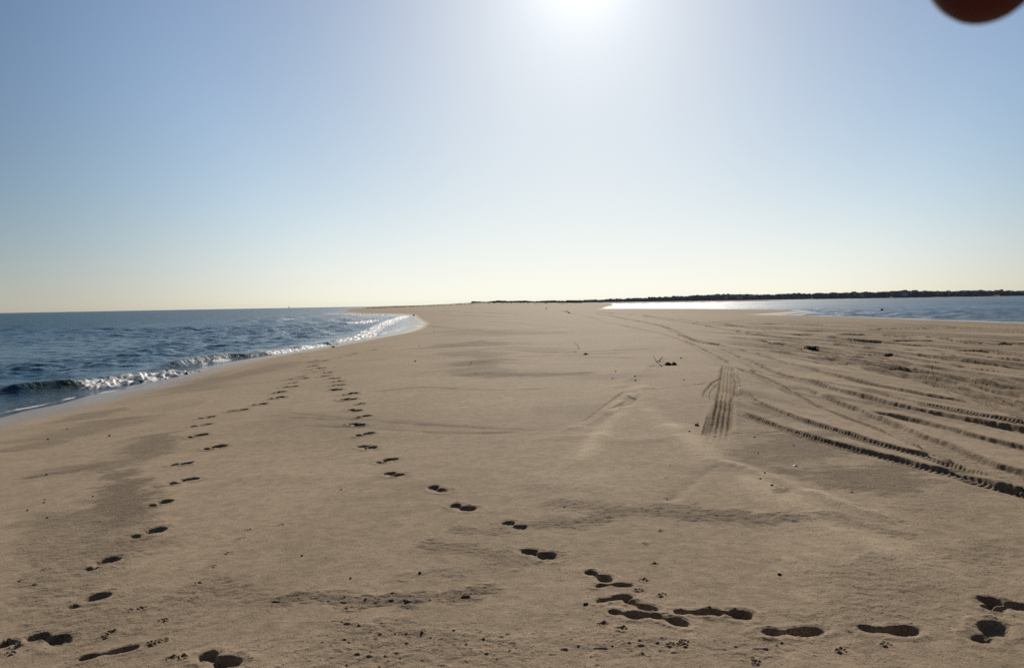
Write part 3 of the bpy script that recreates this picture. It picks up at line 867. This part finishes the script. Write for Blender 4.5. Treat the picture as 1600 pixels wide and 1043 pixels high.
for dd, zz in prof:
    pts = SHC + nrm * (dd + (6 * vnoise(np.arange(len(SHC)) * .6, np.zeros(len(SHC)), 5) if dd < 20 else 0))[:, None] if dd < 20 else SHC + nrm * dd
    LX_.append(pts[:, 0]); LY_.append(pts[:, 1]); LZ_.append(np.full(len(SHC), zz) + (.6 * vnoise(np.arange(len(SHC)) * .35, np.zeros(len(SHC)), 6) if dd > 20 else 0))
shore = build_grid('far_shore', np.array(LX_)[::-1], np.array(LY_)[::-1], np.array(LZ_)[::-1], {})
shore['kind'] = 'structure'
shore['label'] = 'low far shore across the bay'
shore.data.materials.append(simple('far_shore_ground', (.09, .085, .06), .95, .3, .03, .1))

tops = [(860, .3), (880, 3.0), (905, 4.2), (950, 6.0), (1000, 6.6), (1060, 8.3), (1100, 8.6), (1170, 8.9), (1250, 8.9), (1300, 9.2), (1340, 9.2),
        (1420, 9.0), (1480, 7.6), (1530, 8.4), (1600, 8.2), (1800, 8.6)]
TPX = [a for a, b in tops]; TPH = [b for a, b in tops]
wood = MB(); g = random.Random(11)
acc = 0
for i in range(len(SHC)):
    p = SHC[i]; px = CX + F * p[0] / p[1]; d = np.hypot(*p)
    hp = float(np.interp(px, TPX, TPH)) * d / F
    hp *= 1 + .10 * math.sin(i * .37) * math.sin(i * .11 + 1) + .07 * math.sin(i * 1.3) + g.uniform(-.05, .05)
    for k in range(16):
        back = abs(g.gauss(0, 1)) * 45 + 8
        q = p + nrm[i] * back + tan[i] * g.uniform(-20, 20)
        big = g.random() < .12
        top = hp * (g.uniform(.80, .95) + (.10 if big else 0)) * (1 + back / d)
        rad = g.uniform(3.2, 6.0)
        gz = 1.0 + 2.0 * min(1, back / 60)
        if top < 2.5: continue
        cz_ = max(gz + 1.0, top - rad * .85)
        wood.ball((q[0], q[1], cz_), rad, g.uniform(1.1, 1.8), g.uniform(.9, 1.3), g.uniform(.7, 1.0), 9, 6, .16, g.randrange(9999))
        wood.ball((q[0] + g.uniform(-3, 3), q[1] - g.uniform(0, 3), (cz_ + gz) / 2), rad * .9, 1.2, 1, max(.6, (cz_ - gz) / rad * .8), 7, 5, .25, g.randrange(9999))
wd_ob = wood.build('far_wood', M_leaf, smooth=False)
tag(wd_ob, 'dark line of trees along the far shore across the bay', 'wood', None, 'stuff')

scrub = MB()
def dune_pt(px, r):
    x = r * math.sin(math.atan((px - CX) / F)); y = r * math.cos(math.atan((px - CX) / F))
    return x, y, zat(x, y)
for k in range(520):
    px = g.uniform(739, 905)
    r = g.uniform(520, 640)
    x, y, z = dune_pt(px, r)
    s = .55 + .35 * math.sin(px * .11) * math.sin(px * .047) + .25 * (px > 840)
    rad = g.uniform(.7, 1.35) * (s + .35)
    scrub.ball((x, y, z + rad * .25), rad, g.uniform(1, 2.0), 1, .75, 7, 5, .28, k)
so = scrub.build('dune_scrub', M_scrub, smooth=False)
tag(so, 'dark low scrub along the top of the far dunes', 'scrub', None, 'stuff')
dg = MB()
for k in range(900):
    px = g.uniform(572, 742) if k % 3 else g.uniform(742, 900)
    r = g.uniform(430, 620)
    x, y, z = dune_pt(px, r)
    for b in range(3):
        hh = g.uniform(.12, .35); a = g.uniform(0, 6.28); lean = g.uniform(0, .25)
        dg.tube([(x + b * .15, y, z - .05), (x + b * .15 + lean * .4 * math.cos(a), y + lean * .4 * math.sin(a), z + hh * .6), (x + b * .15 + lean * math.cos(a), y + lean * math.sin(a), z + hh)], [.10, .07, .01], 4)
do = dg.build('dune_grass', M_grass, smooth=False)
tag(do, 'thin dull grass on the far sand dunes', 'grass', None, 'stuff')

M_wall = simple('house_paint', (.55, .54, .5), .7, .1, 1.0); M_roof = simple('roof_shingle', (.16, .15, .145), .8, .2, 1.0)
M_win = simple('window_glass', (.03, .035, .04), .15, .1, 1.0, .5)
houses = [(1133, .55, 'small pale house in the far trees above the left end of the sand spit', 8, .9),
          (1158, .6, 'wider pale house in the far trees above the middle of the sand spit', 14, 1.0),
          (1340, .62, 'tiny pale house among the far trees left of the dark mooring float', 8, .9),
          (1421, .66, 'tall pale house standing high in the far trees right of the dark mooring float', 9, 1.2)]
for (px, hf, lab, wdt, sc_) in houses:
    j = int(np.argmin(np.abs(CX + F * SHC[:, 0] / SHC[:, 1] - px)))
    p = SHC[j]; d = np.hypot(*p)
    hp = float(np.interp(px, TPX, TPH)) * d / F
    q = p - nrm[j] * 2
    az = math.atan2(p[1], p[0]) - math.pi / 2
    root = empty('house', (q[0] , q[1], hp * hf - 3), az)
    b = MB(); b.box((0, 0, 1.6), (wdt, 7, 9 * sc_ - 2)); b.build('wall', M_wall, root, False)
    zt = 1.6 + (9 * sc_ - 2) / 2
    rf = MB(); w2 = wdt / 2 + .4
    rf.add([(-w2, -3.9, zt), (w2, -3.9, zt), (w2, 3.9, zt), (-w2, 3.9, zt), (-w2, 0, zt + 2.2), (w2, 0, zt + 2.2)],
           [(0, 1, 5, 4), (2, 3, 4, 5), (0, 4, 3), (1, 2, 5), (0, 3, 2, 1)])
    rf.build('roof', M_roof, root, False)
    for k in (-1, 1):
        w = MB(); w.box((k * wdt * .25, -3.53, zt - 1.8), (1.3, .12, 1.6)); w.build('window', M_win, root, False)
    tag(root, lab, 'house', 'houses in the trees of the far shore')

# ------------------------------------------------------------------ floats, sail
M_dark = simple('dark_float', (.02, .025, .03), .45, .3, 5.0); M_white = simple('white_paint', (.8, .8, .78), .5, .06, 5.0)
M_line = simple('rope', (.18, .15, .11), .9, .2, 20.0)
def float_(px, py, rad, mat, cap, lab, cat):
    p = on_plane(px, py)
    root = empty('mooring_float', (p[0], p[1], 0))
    b = MB(); b.ball((0, 0, rad * .45), rad, 1.15, 1.0, .85, 16, 10); b.build('body', mat, root)
    c = MB(); c.ball((-rad * .55, 0, rad * 1.25), rad * .36, 1, 1, .9, 10, 7); c.build('cap', cap, root)
    s = MB(); s.tube([(-rad * .5, 0, rad * 1.0), (-rad * .55, 0, rad * 1.35)], rad * .16, 8); s.build('neck', cap, root)
    tag(root, lab, cat)
float_(1378, 484.8, .27, M_dark, M_white, 'dark round mooring float with a white top on the bay', 'buoy')
float_(1364.4, 492.3, .13, M_white, M_white, 'tiny white float on the bay close to the sand', 'buoy')
p = on_plane(451.5, 479.9); dist = 4000.0; p = p / np.linalg.norm(p) * dist
root = empty('sailboat', (p[0], p[1], 0), R(20))
M_sail = simple('sail_cloth', (.85, .85, .80), .8, .03, 1.0)
_t = M_sail.node_tree; _p = [n for n in _t.nodes if n.type == 'BSDF_PRINCIPLED'][0]
_tr = _t.nodes.new('ShaderNodeBsdfTranslucent'); _tr.inputs[0].default_value = (.85, .85, .8, 1)
_mx = _t.nodes.new('ShaderNodeMixShader'); _mx.inputs[0].default_value = .6
_t.links.new(_p.outputs[0], _mx.inputs[1]); _t.links.new(_tr.outputs[0], _mx.inputs[2])
_t.links.new(_mx.outputs[0], [n for n in _t.nodes if n.type == 'OUTPUT_MATERIAL'][0].inputs['Surface'])
hb = MB()
prof_ = [(-5, .5, .9), (-3, 1.3, .9), (0, 1.6, .95), (3, 1.1, 1.05), (5.4, .05, 1.2)]
vsx = []
for (lx, hw_, zt) in prof_: vsx += [(lx, -hw_, zt), (lx, -hw_ * .55, -.3), (lx, hw_ * .55, -.3), (lx, hw_, zt)]
fsx = [(i * 4 + a, (i + 1) * 4 + a, (i + 1) * 4 + (a + 1) % 4, i * 4 + (a + 1) % 4) for i in range(4) for a in range(4)] + [(0, 1, 2, 3), (19, 18, 17, 16)]
hb.add(vsx, fsx); hb.build('hull', M_white, root, False)
mb = MB(); mb.tube([(.8, 0, .9), (.8, 0, 12)], [.1, .07], 8); mb.build('mast', M_white, root)
def sail(a, b, c, bulge):
    s = MB(); vs_, fs_ = [], []
    n = 7; idx = {}
    for side in (0, .03):
        for i in range(n + 1):
            for j in range(n + 1 - i):
                u, v = i / n, j / n; w = 1 - u - v
                q = [a[k] * w + b[k] * u + c[k] * v for k in range(3)]
                q[1] += bulge * 27 * u * v * w + bulge * 2 * u * w + side
                idx[(side, i, j)] = len(vs_); vs_.append(q)
        for i in range(n):
            for j in range(n - i):
                fs_.append((idx[(side, i, j)], idx[(side, i + 1, j)], idx[(side, i, j + 1)]))
                if j < n - i - 1: fs_.append((idx[(side, i + 1, j)], idx[(side, i + 1, j + 1)], idx[(side, i, j + 1)]))
    s.add(vs_, fs_); return s
sail((.7, 0, 1.9), (-4.5, 0, 2.0), (.75, 0, 11.6), .5).build('mainsail', M_sail, root)
sail((5.2, 0, 1.4), (1.0, 0, 1.8), (.85, 0, 10.6), .4).build('jib', M_sail, root)
tag(root, 'faint tiny sailing boat on the sea horizon', 'sailboat')

# ------------------------------------------------------------------ wrack, driftwood, stones and shells on the sand
M_weed = simple('dry_weed', (.035, .026, .015), .8, .5, 40.0, .3, .004)
M_weedb = simple('brown_weed', (.10, .065, .025), .8, .4, 40.0, .3, .004)
M_wood = simple('driftwood', (.09, .07, .05), .85, .35, 60.0, .2, .002)
M_stone = simple('dark_stone', (.045, .04, .036), .7, .35, 60.0, .3, .002)
M_shell = simple('shell', (.68, .63, .56), .5, .12, 60.0, .4, .001)

def weed(name, px, py, wdt, hgt, mat, lab, seed, n=60, cat='seaweed'):
    c = ground_pt(px, py); z = zat(*c)
    root = empty(name, (c[0], c[1], z)); g = random.Random(seed); b = MB()
    for k in range(n):
        a = g.uniform(0, 6.28); r = abs(g.gauss(0, .45)); x = r * math.cos(a) * wdt / 2; y = r * math.sin(a) * wdt / 3
        hh = hgt * max(.1, (1 - r * .8)) * g.uniform(.2, 1)
        a2 = g.uniform(0, 6.28); l = g.uniform(.15, .5) * wdt * .6
        p = [(x, y, -.01), (x + .3 * l * math.cos(a2), y + .3 * l * math.sin(a2), hh * .9), (x + .7 * l * math.cos(a2 + .4), y + .7 * l * math.sin(a2 + .4), hh), (x + l * math.cos(a2 + .8), y + l * math.sin(a2 + .8), hh * .3)]
        t = wdt * g.uniform(.012, .03)
        b.tube(p, [t, t * 1.3, t, t * .4], 5)
    b.build('fronds', mat, root)
    m = MB(); m.ball((0, 0, hgt * .15), wdt * .33, 1, .7, hgt / wdt * 1.2, 14, 9, .3, seed); m.build('tangle', mat, root)
    tag(root, lab, cat)
    return root
weed('seaweed_clump', 1265.5, 545, .75, .26, M_weedb, 'brown seaweed heap on a wheel track edge below the sand spit', 1)
weed('seaweed_clump', 1044, 569.5, .24, .10, M_weed, 'black seaweed clump beside the bent stick', 2)
weed('seaweed_clump', 1053, 569.5, .20, .10, M_weed, 'right hand black lump of seaweed beyond the bent stick', 22)
weed('seaweed_clump', 915, 550.5, .22, .07, M_weed, 'low dark seaweed wisp in mid beach beside a thin leaning twig', 3)
weed('seaweed_clump', 448, 546.8, .42, .13, M_weed, 'flat dark seaweed at the waterline in front of the foam', 4)
weed('seaweed_clump', 521, 539.5, .32, .10, M_weed, 'small dark seaweed scrap on the wet edge above the far footprints', 5)
weed('seaweed_clump', 646.5, 493.2, .7, .5, M_weed, 'dark upright lump of wrack at the far end of the foam line', 6)
weed('seaweed_clump', 853.5, 482.3, .7, .35, M_weed, 'far black heap on the flat sand below the dark dune scrub', 7)
weed('seaweed_clump', 1390, 556.2, .30, .08, M_weed, 'small dark scrap of weed among the wheel tracks on the right', 8)

def stick(name, pix, rad, lab, lift, mat=M_wood, twig=None):
    c = ground_pt(*pix[0]); z = zat(*c); d = np.hypot(*c)
    dx, dy = c[0] / d, c[1] / d                     # stands across the view
    root = empty(name, (c[0], c[1], z))
    pts = []
    for i, (px, py) in enumerate(pix):
        lat = (px - pix[0][0]) * d / F; up = (pix[0][1] - py) * d / F
        pts.append((lat * dy + dx * up * lift, -lat * dx + dy * up * lift, up * 1.0 + (-.02 if i == 0 else 0)))
    b = MB(); b.tube(pts, [rad * (1 - .65 * i / (len(pts) - 1)) for i in range(len(pts))], 8); b.build('stem', mat, root)
    if twig:
        t = MB()
        for (i, vx, vz) in twig:
            q = Vector(pts[i]); t.tube([q, q + Vector((vx * .6, .02, vz * .5)), q + Vector((vx, .03, vz))], [rad * .6, rad * .5, rad * .25], 6)
        t.build('side_twig', mat, root)
    tag(root, lab, 'driftwood')
    return root
stick('driftwood_stick', [(1037, 571.5), (1032, 570), (1027, 565.5), (1023.5, 560), (1021.5, 555.5)], .014, 'bent dark stick standing up out of the sand beside black seaweed', .3, twig=[(2, .05, .08)])
stick('driftwood_stick', [(1029, 565), (1032.5, 560.5), (1036, 557)], .014, 'short straight stick leaning right behind the bent stick', .3, twig=[(1, .04, .02)])
stick('driftwood_twig', [(905.5, 543.5), (903, 538.5), (900.5, 535), (898, 532.5)], .010, 'thin pale twig leaning left out of flat mid beach sand', .3, twig=[(1, -.03, .03)])
stick('driftwood_twig', [(902.5, 547.5), (899, 546.3), (896, 545.4)], .014, 'short dark twig lying below the thin leaning twig', .5, twig=[(0, .08, .02)])
stick('driftwood_stake', [(1456.6, 578), (1456.3, 574.5), (1456.7, 571)], .013, 'short upright stake among the wheel tracks on the right', .1, twig=[(1, .03, .04)])
stick('driftwood_twig', [(1458, 604.5), (1459, 602.3), (1462, 601)], .010, 'small hooked twig on smooth sand between wheel tracks on the right', .4, twig=[(1, .03, -.005)])

def log(px0, py0, px1, py1, rad, lab, name='driftwood_log'):
    a = ground_pt(px0, py0); b_ = ground_pt(px1, py1); c = (a + b_) / 2
    root = empty(name, (c[0], c[1], zat(*c)))
    h = (b_ - a) / 2
    m = MB(); m.tube([(-h[0], -h[1], rad * .5), (-h[0] * .3, -h[1] * .3, rad * .8), (h[0] * .4, h[1] * .4, rad * .6), (h[0], h[1], rad * .4)], [rad * .8, rad, rad * .9, rad * .5], 9); m.build('trunk', M_wood, root)
    t = MB(); t.tube([(-h[0] * .3, -h[1] * .3, rad), (-h[0] * .2 + rad, -h[1] * .2, rad * 2.2), (rad * 2, 0, rad * 2.8)], [rad * .4, rad * .3, rad * .12], 6); t.build('branch_stub', M_wood, root)
    tag(root, lab, 'driftwood')
log(881, 486.6, 890, 488.6, .14, 'long dark driftwood log far off where the wheel tracks begin')
log(1086.5, 666, 1092, 667.5, .018, 'short dark piece of driftwood on the sand left of the treaded wheel track', 'driftwood_piece')

PEB = [(962, 580), (992, 589), (957, 591), (993, 595.6), (1069, 594), (1077, 676), (1064, 558), (1240, 698), (1185, 710), (1195, 743),
       (1188, 752), (1206, 763), (1179, 685), (649, 562), (736, 565.5), (733, 569), (743, 582), (882, 793), (73, 737), (70, 778),
       (69, 783), (43, 795), (145, 773), (74, 808), (171, 677), (75, 682), (105, 665), (915, 950), (1331, 771), (678, 515.5), (655, 539), (472, 870), (656, 898), (1110, 600), (548, 905), (1218, 903)]
pm = MB(); pm.ball((0, 0, .35), 1.0, 1.0, .75, .62, 10, 7, .13, 3)
proto = pm.build('pebble', M_stone)
g = random.Random(5)
for i, (px, py) in enumerate(PEB):
    o = proto if i == 0 else proto.copy()
    if i: COL.objects.link(o)
    c = ground_pt(px, py); d = np.hypot(*c)
    s = max(.011, min(.04, 1.55 * d / F)) * g.uniform(.8, 1.15)
    o.location = (c[0], c[1], zat(*c)); o.rotation_euler = (0, 0, g.uniform(0, 6.28)); o.scale = (s * g.uniform(.9, 1.4), s, s)
    tag(o, 'small dark pebble lying by itself on the open sand', 'pebble', 'dark pebbles scattered on the sand')
SH = [(1155.5, 604.5, 1.9, 'larger white shell on the sand right of the treaded wheel track'),
      (1017, 600.3, 1.5, 'white shell on the sand below the bent stick'),
      (1243, 730, 1.6, 'white shell on coarse sand below the deepest wheel track'),
      (1116, 681.5, 1.2, 'small white shell below the end of the treaded wheel track'),
      (1243, 729, 0, ''),
      (749, 548.5, 1.3, 'white shell on the dark coarse streaks of mid beach')]
def shell(px, py, s, lab):
    c = ground_pt(px, py); d = np.hypot(*c); w = max(.018, s * d / F)
    root = empty('shell', (c[0], c[1], zat(*c)), random.uniform(0, 6.28))
    m = MB(); vs_, fs_ = [], []
    nr_, nc_ = 6, 14
    for lay in (0, -.10):
        for i in range(nr_ + 1):
            for k in range(nc_ + 1):
                t = i / nr_; a = R(-70) + R(140) * k / nc_
                rib_ = 1 + .05 * math.cos(k * math.pi)
                vs_.append((w * 1.5 * t * math.sin(a) * rib_, w * (1.7 * t * math.cos(a) - .7), w * (.6 * math.sin(math.pi * min(1, t * .95 + .05)) * math.cos(a * .8) * .8 + .15 + lay)))
    n1 = (nr_ + 1) * (nc_ + 1)
    for lay in (0, 1):
        for i in range(nr_):
            for k in range(nc_):
                q = lay * n1 + i * (nc_ + 1) + k
                f = (q, q + 1, q + nc_ + 2, q + nc_ + 1)
                fs_.append(f if lay == 0 else f[::-1])
    m.add(vs_, fs_); m.build('valve', M_shell, root)
    h_ = MB(); h_.ball((0, -w * .7, w * .2), w * .22, 1.3, 1, .8, 8, 6); h_.build('hinge', M_shell, root)
    tag(root, lab, 'shell')
for (px, py, s, lab) in SH:
    if s: shell(px, py, s, lab)

# ------------------------------------------------------------------ the photographer's hand over the lens
def hand():
    Mc = Matrix.Translation((0, 0, H)) @ Mrot.to_4x4()
    def P(x, y, z): return Mc @ Vector((x, z, -y))       # right, forward, up as the camera sees them
    d_tip = .115
    tip = ((1540 - CX) / F * d_tip, d_tip, (CY + 58) / F * d_tip)
    V = []; E = []; RAD = []
    def chain(pts, start=None):
        prev = start
        for (p, r) in pts:
            V.append(P(*p)); RAD.append(r); k = len(V) - 1
            if prev is not None: E.append((prev, k))
            prev = k
        return prev
    wrist = chain([((.185, -.20, .060), .036), ((.165, -.12, .100), .033), ((.150, -.055, .125), .028), ((.135, -.03, .134), .027)])
    # palm: rays from the wrist to each knuckle
    kn = {}
    fingers = {
        'index': [((.110, .012, .136), .017), ((.096, .050, .130), .0125), ((tip[0] + .018, .094, .112), .0115), ((tip[0] + .005, .112, .080), .0110), ((tip[0] + .001, tip[1], tip[2] + .006), .0104), (tip, .0098), ((tip[0], tip[1], tip[2] - .0042), .0080), ((tip[0], tip[1], tip[2] - .0072), .0052), ((tip[0], tip[1], tip[2] - .0088), .0022)],
        'middle': [((.123, .014, .138), .017), ((.117, .056, .134), .0128), ((.112, .102, .122), .0100), ((.106, .122, .098), .0090), ((.104, .124, .076), .0078)],
        'ring': [((.136, .012, .137), .016), ((.137, .050, .131), .0120), ((.137, .090, .117), .0095), ((.133, .106, .094), .0085), ((.131, .105, .074), .0075)],
        'little': [((.149, .004, .133), .015), ((.156, .036, .124), .0108), ((.160, .065, .108), .0082), ((.157, .076, .090), .0072), ((.154, .074, .075), .0064)],
        'thumb': [((.112, -.020, .124), .016), ((.092, .002, .112), .0130), ((.074, .026, .104), .0105), ((.064, .046, .101), .0088)]}
    for nm, pts in fingers.items(): chain(pts, wrist)
    me = bpy.data.meshes.new('hand'); me.from_pydata([tuple(v) for v in V], E, []); me.update()
    ob = bpy.data.objects.new('person', me); COL.objects.link(ob)
    sk = ob.modifiers.new('skin', 'SKIN'); sk.use_smooth_shade = True
    for i, r in enumerate(RAD): me.skin_vertices[0].data[i].radius = (r, r)
    me.skin_vertices[0].data[0].use_root = True
    ss = ob.modifiers.new('round', 'SUBSURF'); ss.levels = 2; ss.render_levels = 2
    dg_ = bpy.context.evaluated_depsgraph_get()
    nm = bpy.data.meshes.new_from_object(ob.evaluated_get(dg_))
    ob.modifiers.clear(); ob.data = nm
    nm.shade_smooth()
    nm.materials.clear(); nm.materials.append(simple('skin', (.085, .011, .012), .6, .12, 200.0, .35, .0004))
    # nails on the backs of the finger tips
    M_nail = simple('nail', (.33, .17, .13), .3, .05, 100.0, .5)
    for nme, pts in fingers.items():
        e_ = 4 if nme == 'index' else 0
        a = P(*pts[-2 - e_][0]); b = P(*pts[-1 - e_][0]); r = pts[-1 - e_][1] * (.9 if e_ else 1)
        ax = (b - a).normalized()
        upv = (P(0, .4, .2) - P(0, 0, 0)); out = (upv - ax * upv.dot(ax)).normalized(); sd = ax.cross(out)
        m = MB(); vs_, fs_ = [], []
        for lay in (0, .0006):
            for i in range(6):
                for k in range(7):
                    u = -.2 + (.7 if e_ else 1.25) * i / 5; t = (k / 6 - .5) * 1.7
                    rad = r * (1.0 - .22 * max(0, u) ** 2) + lay
                    vs_.append(b + ax * (u - .35) * r * 1.1 + (out * math.cos(t) + sd * math.sin(t)) * rad)
        for lay in (0, 1):
            for i in range(5):
                for k in range(6):
                    q = lay * 42 + i * 7 + k
                    f = (q, q + 1, q + 8, q + 7); fs_.append(f if lay else f[::-1])
        m.add(vs_, fs_); n_ = m.build('nail', M_nail, ob)
    # cuff of the sleeve round the forearm
    cf = MB(); c0 = P(.172, -.145, .088); c1 = P(.205, -.27, .028)
    ax = (c1 - c0).normalized(); a = ax.orthogonal().normalized(); b = ax.cross(a)
    rings = [(0, .038), (.004, .045), (.03, .046), (.08, .048), (.14, .052), (.14, .030)]
    n = 24; vs_ = []
    for (t, r) in rings:
        for k in range(n):
            q = 2 * math.pi * k / n; w = r * (1 + .03 * math.sin(3 * q + t * 60))
            vs_.append(c0 + ax * t + (a * math.cos(q) + b * math.sin(q)) * w)
    cf.add(vs_, [(i * n + k, i * n + (k + 1) % n, (i + 1) * n + (k + 1) % n, (i + 1) * n + k) for i in range(len(rings) - 1) for k in range(n)])
    cf.build('sleeve', simple('sleeve_cloth', (.06, .07, .10), .9, .15, 300.0, .2), ob)
    tag(ob, 'dark blurred fingertip of the hand shading the lens, in the top right corner', 'person')
print('bar', zat(190, 940), zat(190,900), zat(190,980))
hand()

# ------------------------------------------------------------------ thin sea haze
hz = MB(); hz.box((0, 0, 8.5), (10400, 10400, 25))
hm = bpy.data.materials.new('haze'); hm.use_nodes = True
ht = hm.node_tree; ht.nodes.clear()
ho = ht.nodes.new('ShaderNodeOutputMaterial'); hv = ht.nodes.new('ShaderNodeVolumePrincipled')
hv.inputs['Color'].default_value = (.70, .84, 1.0, 1); hv.inputs['Density'].default_value = 2.8e-5; hv.inputs['Anisotropy'].default_value = 0.0
ht.links.new(hv.outputs[0], ho.inputs['Volume'])
tag(hz.build('haze', hm, smooth=False), 'thin pale haze over the water and far shore', None, None, 'stuff')

# ------------------------------------------------------------------ sky and sun
SUN_PX = (907, -62)
sd = ray(*SUN_PX)
el = math.asin(sd[2]); az = math.atan2(sd[0], sd[1])       # azimuth from +Y towards +X
w = bpy.data.worlds.new('World'); sc.world = w; w.use_nodes = True
nt = w.node_tree; nt.nodes.clear()
def N(t, **k):
    n = nt.nodes.new(t)
    for a, b in k.items(): setattr(n, a, b)
    return n
sky = N('ShaderNodeTexSky', sky_type='NISHITA', sun_disc=False)
sky.sun_elevation = el; sky.sun_rotation = az
sky.air_density = .7; sky.dust_density = .3; sky.ozone_density = 2.0; sky.altitude = 0
bg = N('ShaderNodeBackground'); bg.inputs[1].default_value = .1
out = N('ShaderNodeOutputWorld')
def M(op, a, b=None):
    n = N('ShaderNodeMath', operation=op)
    for i, v in enumerate((a, b)):
        if v is None: continue
        if isinstance(v, bpy.types.NodeSocket): nt.links.new(v, n.inputs[i])
        else: n.inputs[i].default_value = v
    return n.outputs[0]
tc = N('ShaderNodeTexCoord')
dot = N('ShaderNodeVectorMath', operation='DOT_PRODUCT')
nt.links.new(tc.outputs['Generated'], dot.inputs[0]); dot.inputs[1].default_value = tuple(sd)
gam = M('ARCCOSINE', M('MINIMUM', dot.outputs['Value'], .999999))
def mr(v, a, b, c, d):
    n = N('ShaderNodeMapRange', interpolation_type='SMOOTHSTEP'); nt.links.new(v, n.inputs[0])
    for i, q in enumerate((a, b, c, d)): n.inputs[i + 1].default_value = q
    return n.outputs[0]
fall = M('MULTIPLY', mr(gam, R(25), R(46), 1.0, .61), mr(gam, R(50), R(110), 1.0, .45))
core = M('MULTIPLY', M('EXPONENT', M('MULTIPLY', gam, -1 / R(3.1))), 6.4)
halo = M('MULTIPLY', M('EXPONENT', M('MULTIPLY', gam, -1 / R(6.0))), .3)
glow = M('ADD', core, halo)
sep = N('ShaderNodeSeparateColor'); nt.links.new(sky.outputs[0], sep.inputs[0])
cmb = N('ShaderNodeCombineColor')
sepd = N('ShaderNodeSeparateXYZ'); nt.links.new(tc.outputs['Generated'], sepd.inputs[0])
horz = M('EXPONENT', M('MULTIPLY', M('MAXIMUM', sepd.outputs[2], 0.0), -1 / .13))
for i, lim in enumerate((9.8, 10.3, 10.2)):
    x = sep.outputs[i]
    den = M('POWER', M('ADD', M('POWER', M('DIVIDE', x, lim), 2.5), 1.0), 1 / 2.5)
    y = M('ADD', M('MULTIPLY', M('MULTIPLY', M('DIVIDE', x, den), M('ADD', M('MULTIPLY', horz, (.06, -.01, -.06)[i]), (1.0, 1.028, 1.03)[i])), fall), glow)
    nt.links.new(y, cmb.inputs[i])
nt.links.new(cmb.outputs[0], bg.inputs[0]); nt.links.new(bg.outputs[0], out.inputs[0])
sl = bpy.data.lights.new('sun', 'SUN'); sl.energy = 5.0; sl.angle = R(.53); sl.color = (1.0, .93, .82)
so_ = bpy.data.objects.new('sun', sl); COL.objects.link(so_)
so_.rotation_euler = Vector((-sd[0], -sd[1], -sd[2])).to_track_quat('-Z', 'Y').to_euler()
so_.location = (0, 0, 50)

sc.view_settings.view_transform = 'Standard'; sc.view_settings.look = 'None'
sc.view_settings.exposure = 0.0; sc.view_settings.gamma = 1.0
sc.render.engine = 'CYCLES'
sc.cycles.max_bounces = 5; sc.cycles.diffuse_bounces = 2; sc.cycles.glossy_bounces = 3
sc.cycles.use_adaptive_sampling = False
sc.cycles.use_denoising = False
sc.cycles.sample_clamp_direct = 1.05; sc.cycles.sample_clamp_indirect = 6
print('sun', math.degrees(el), math.degrees(az))
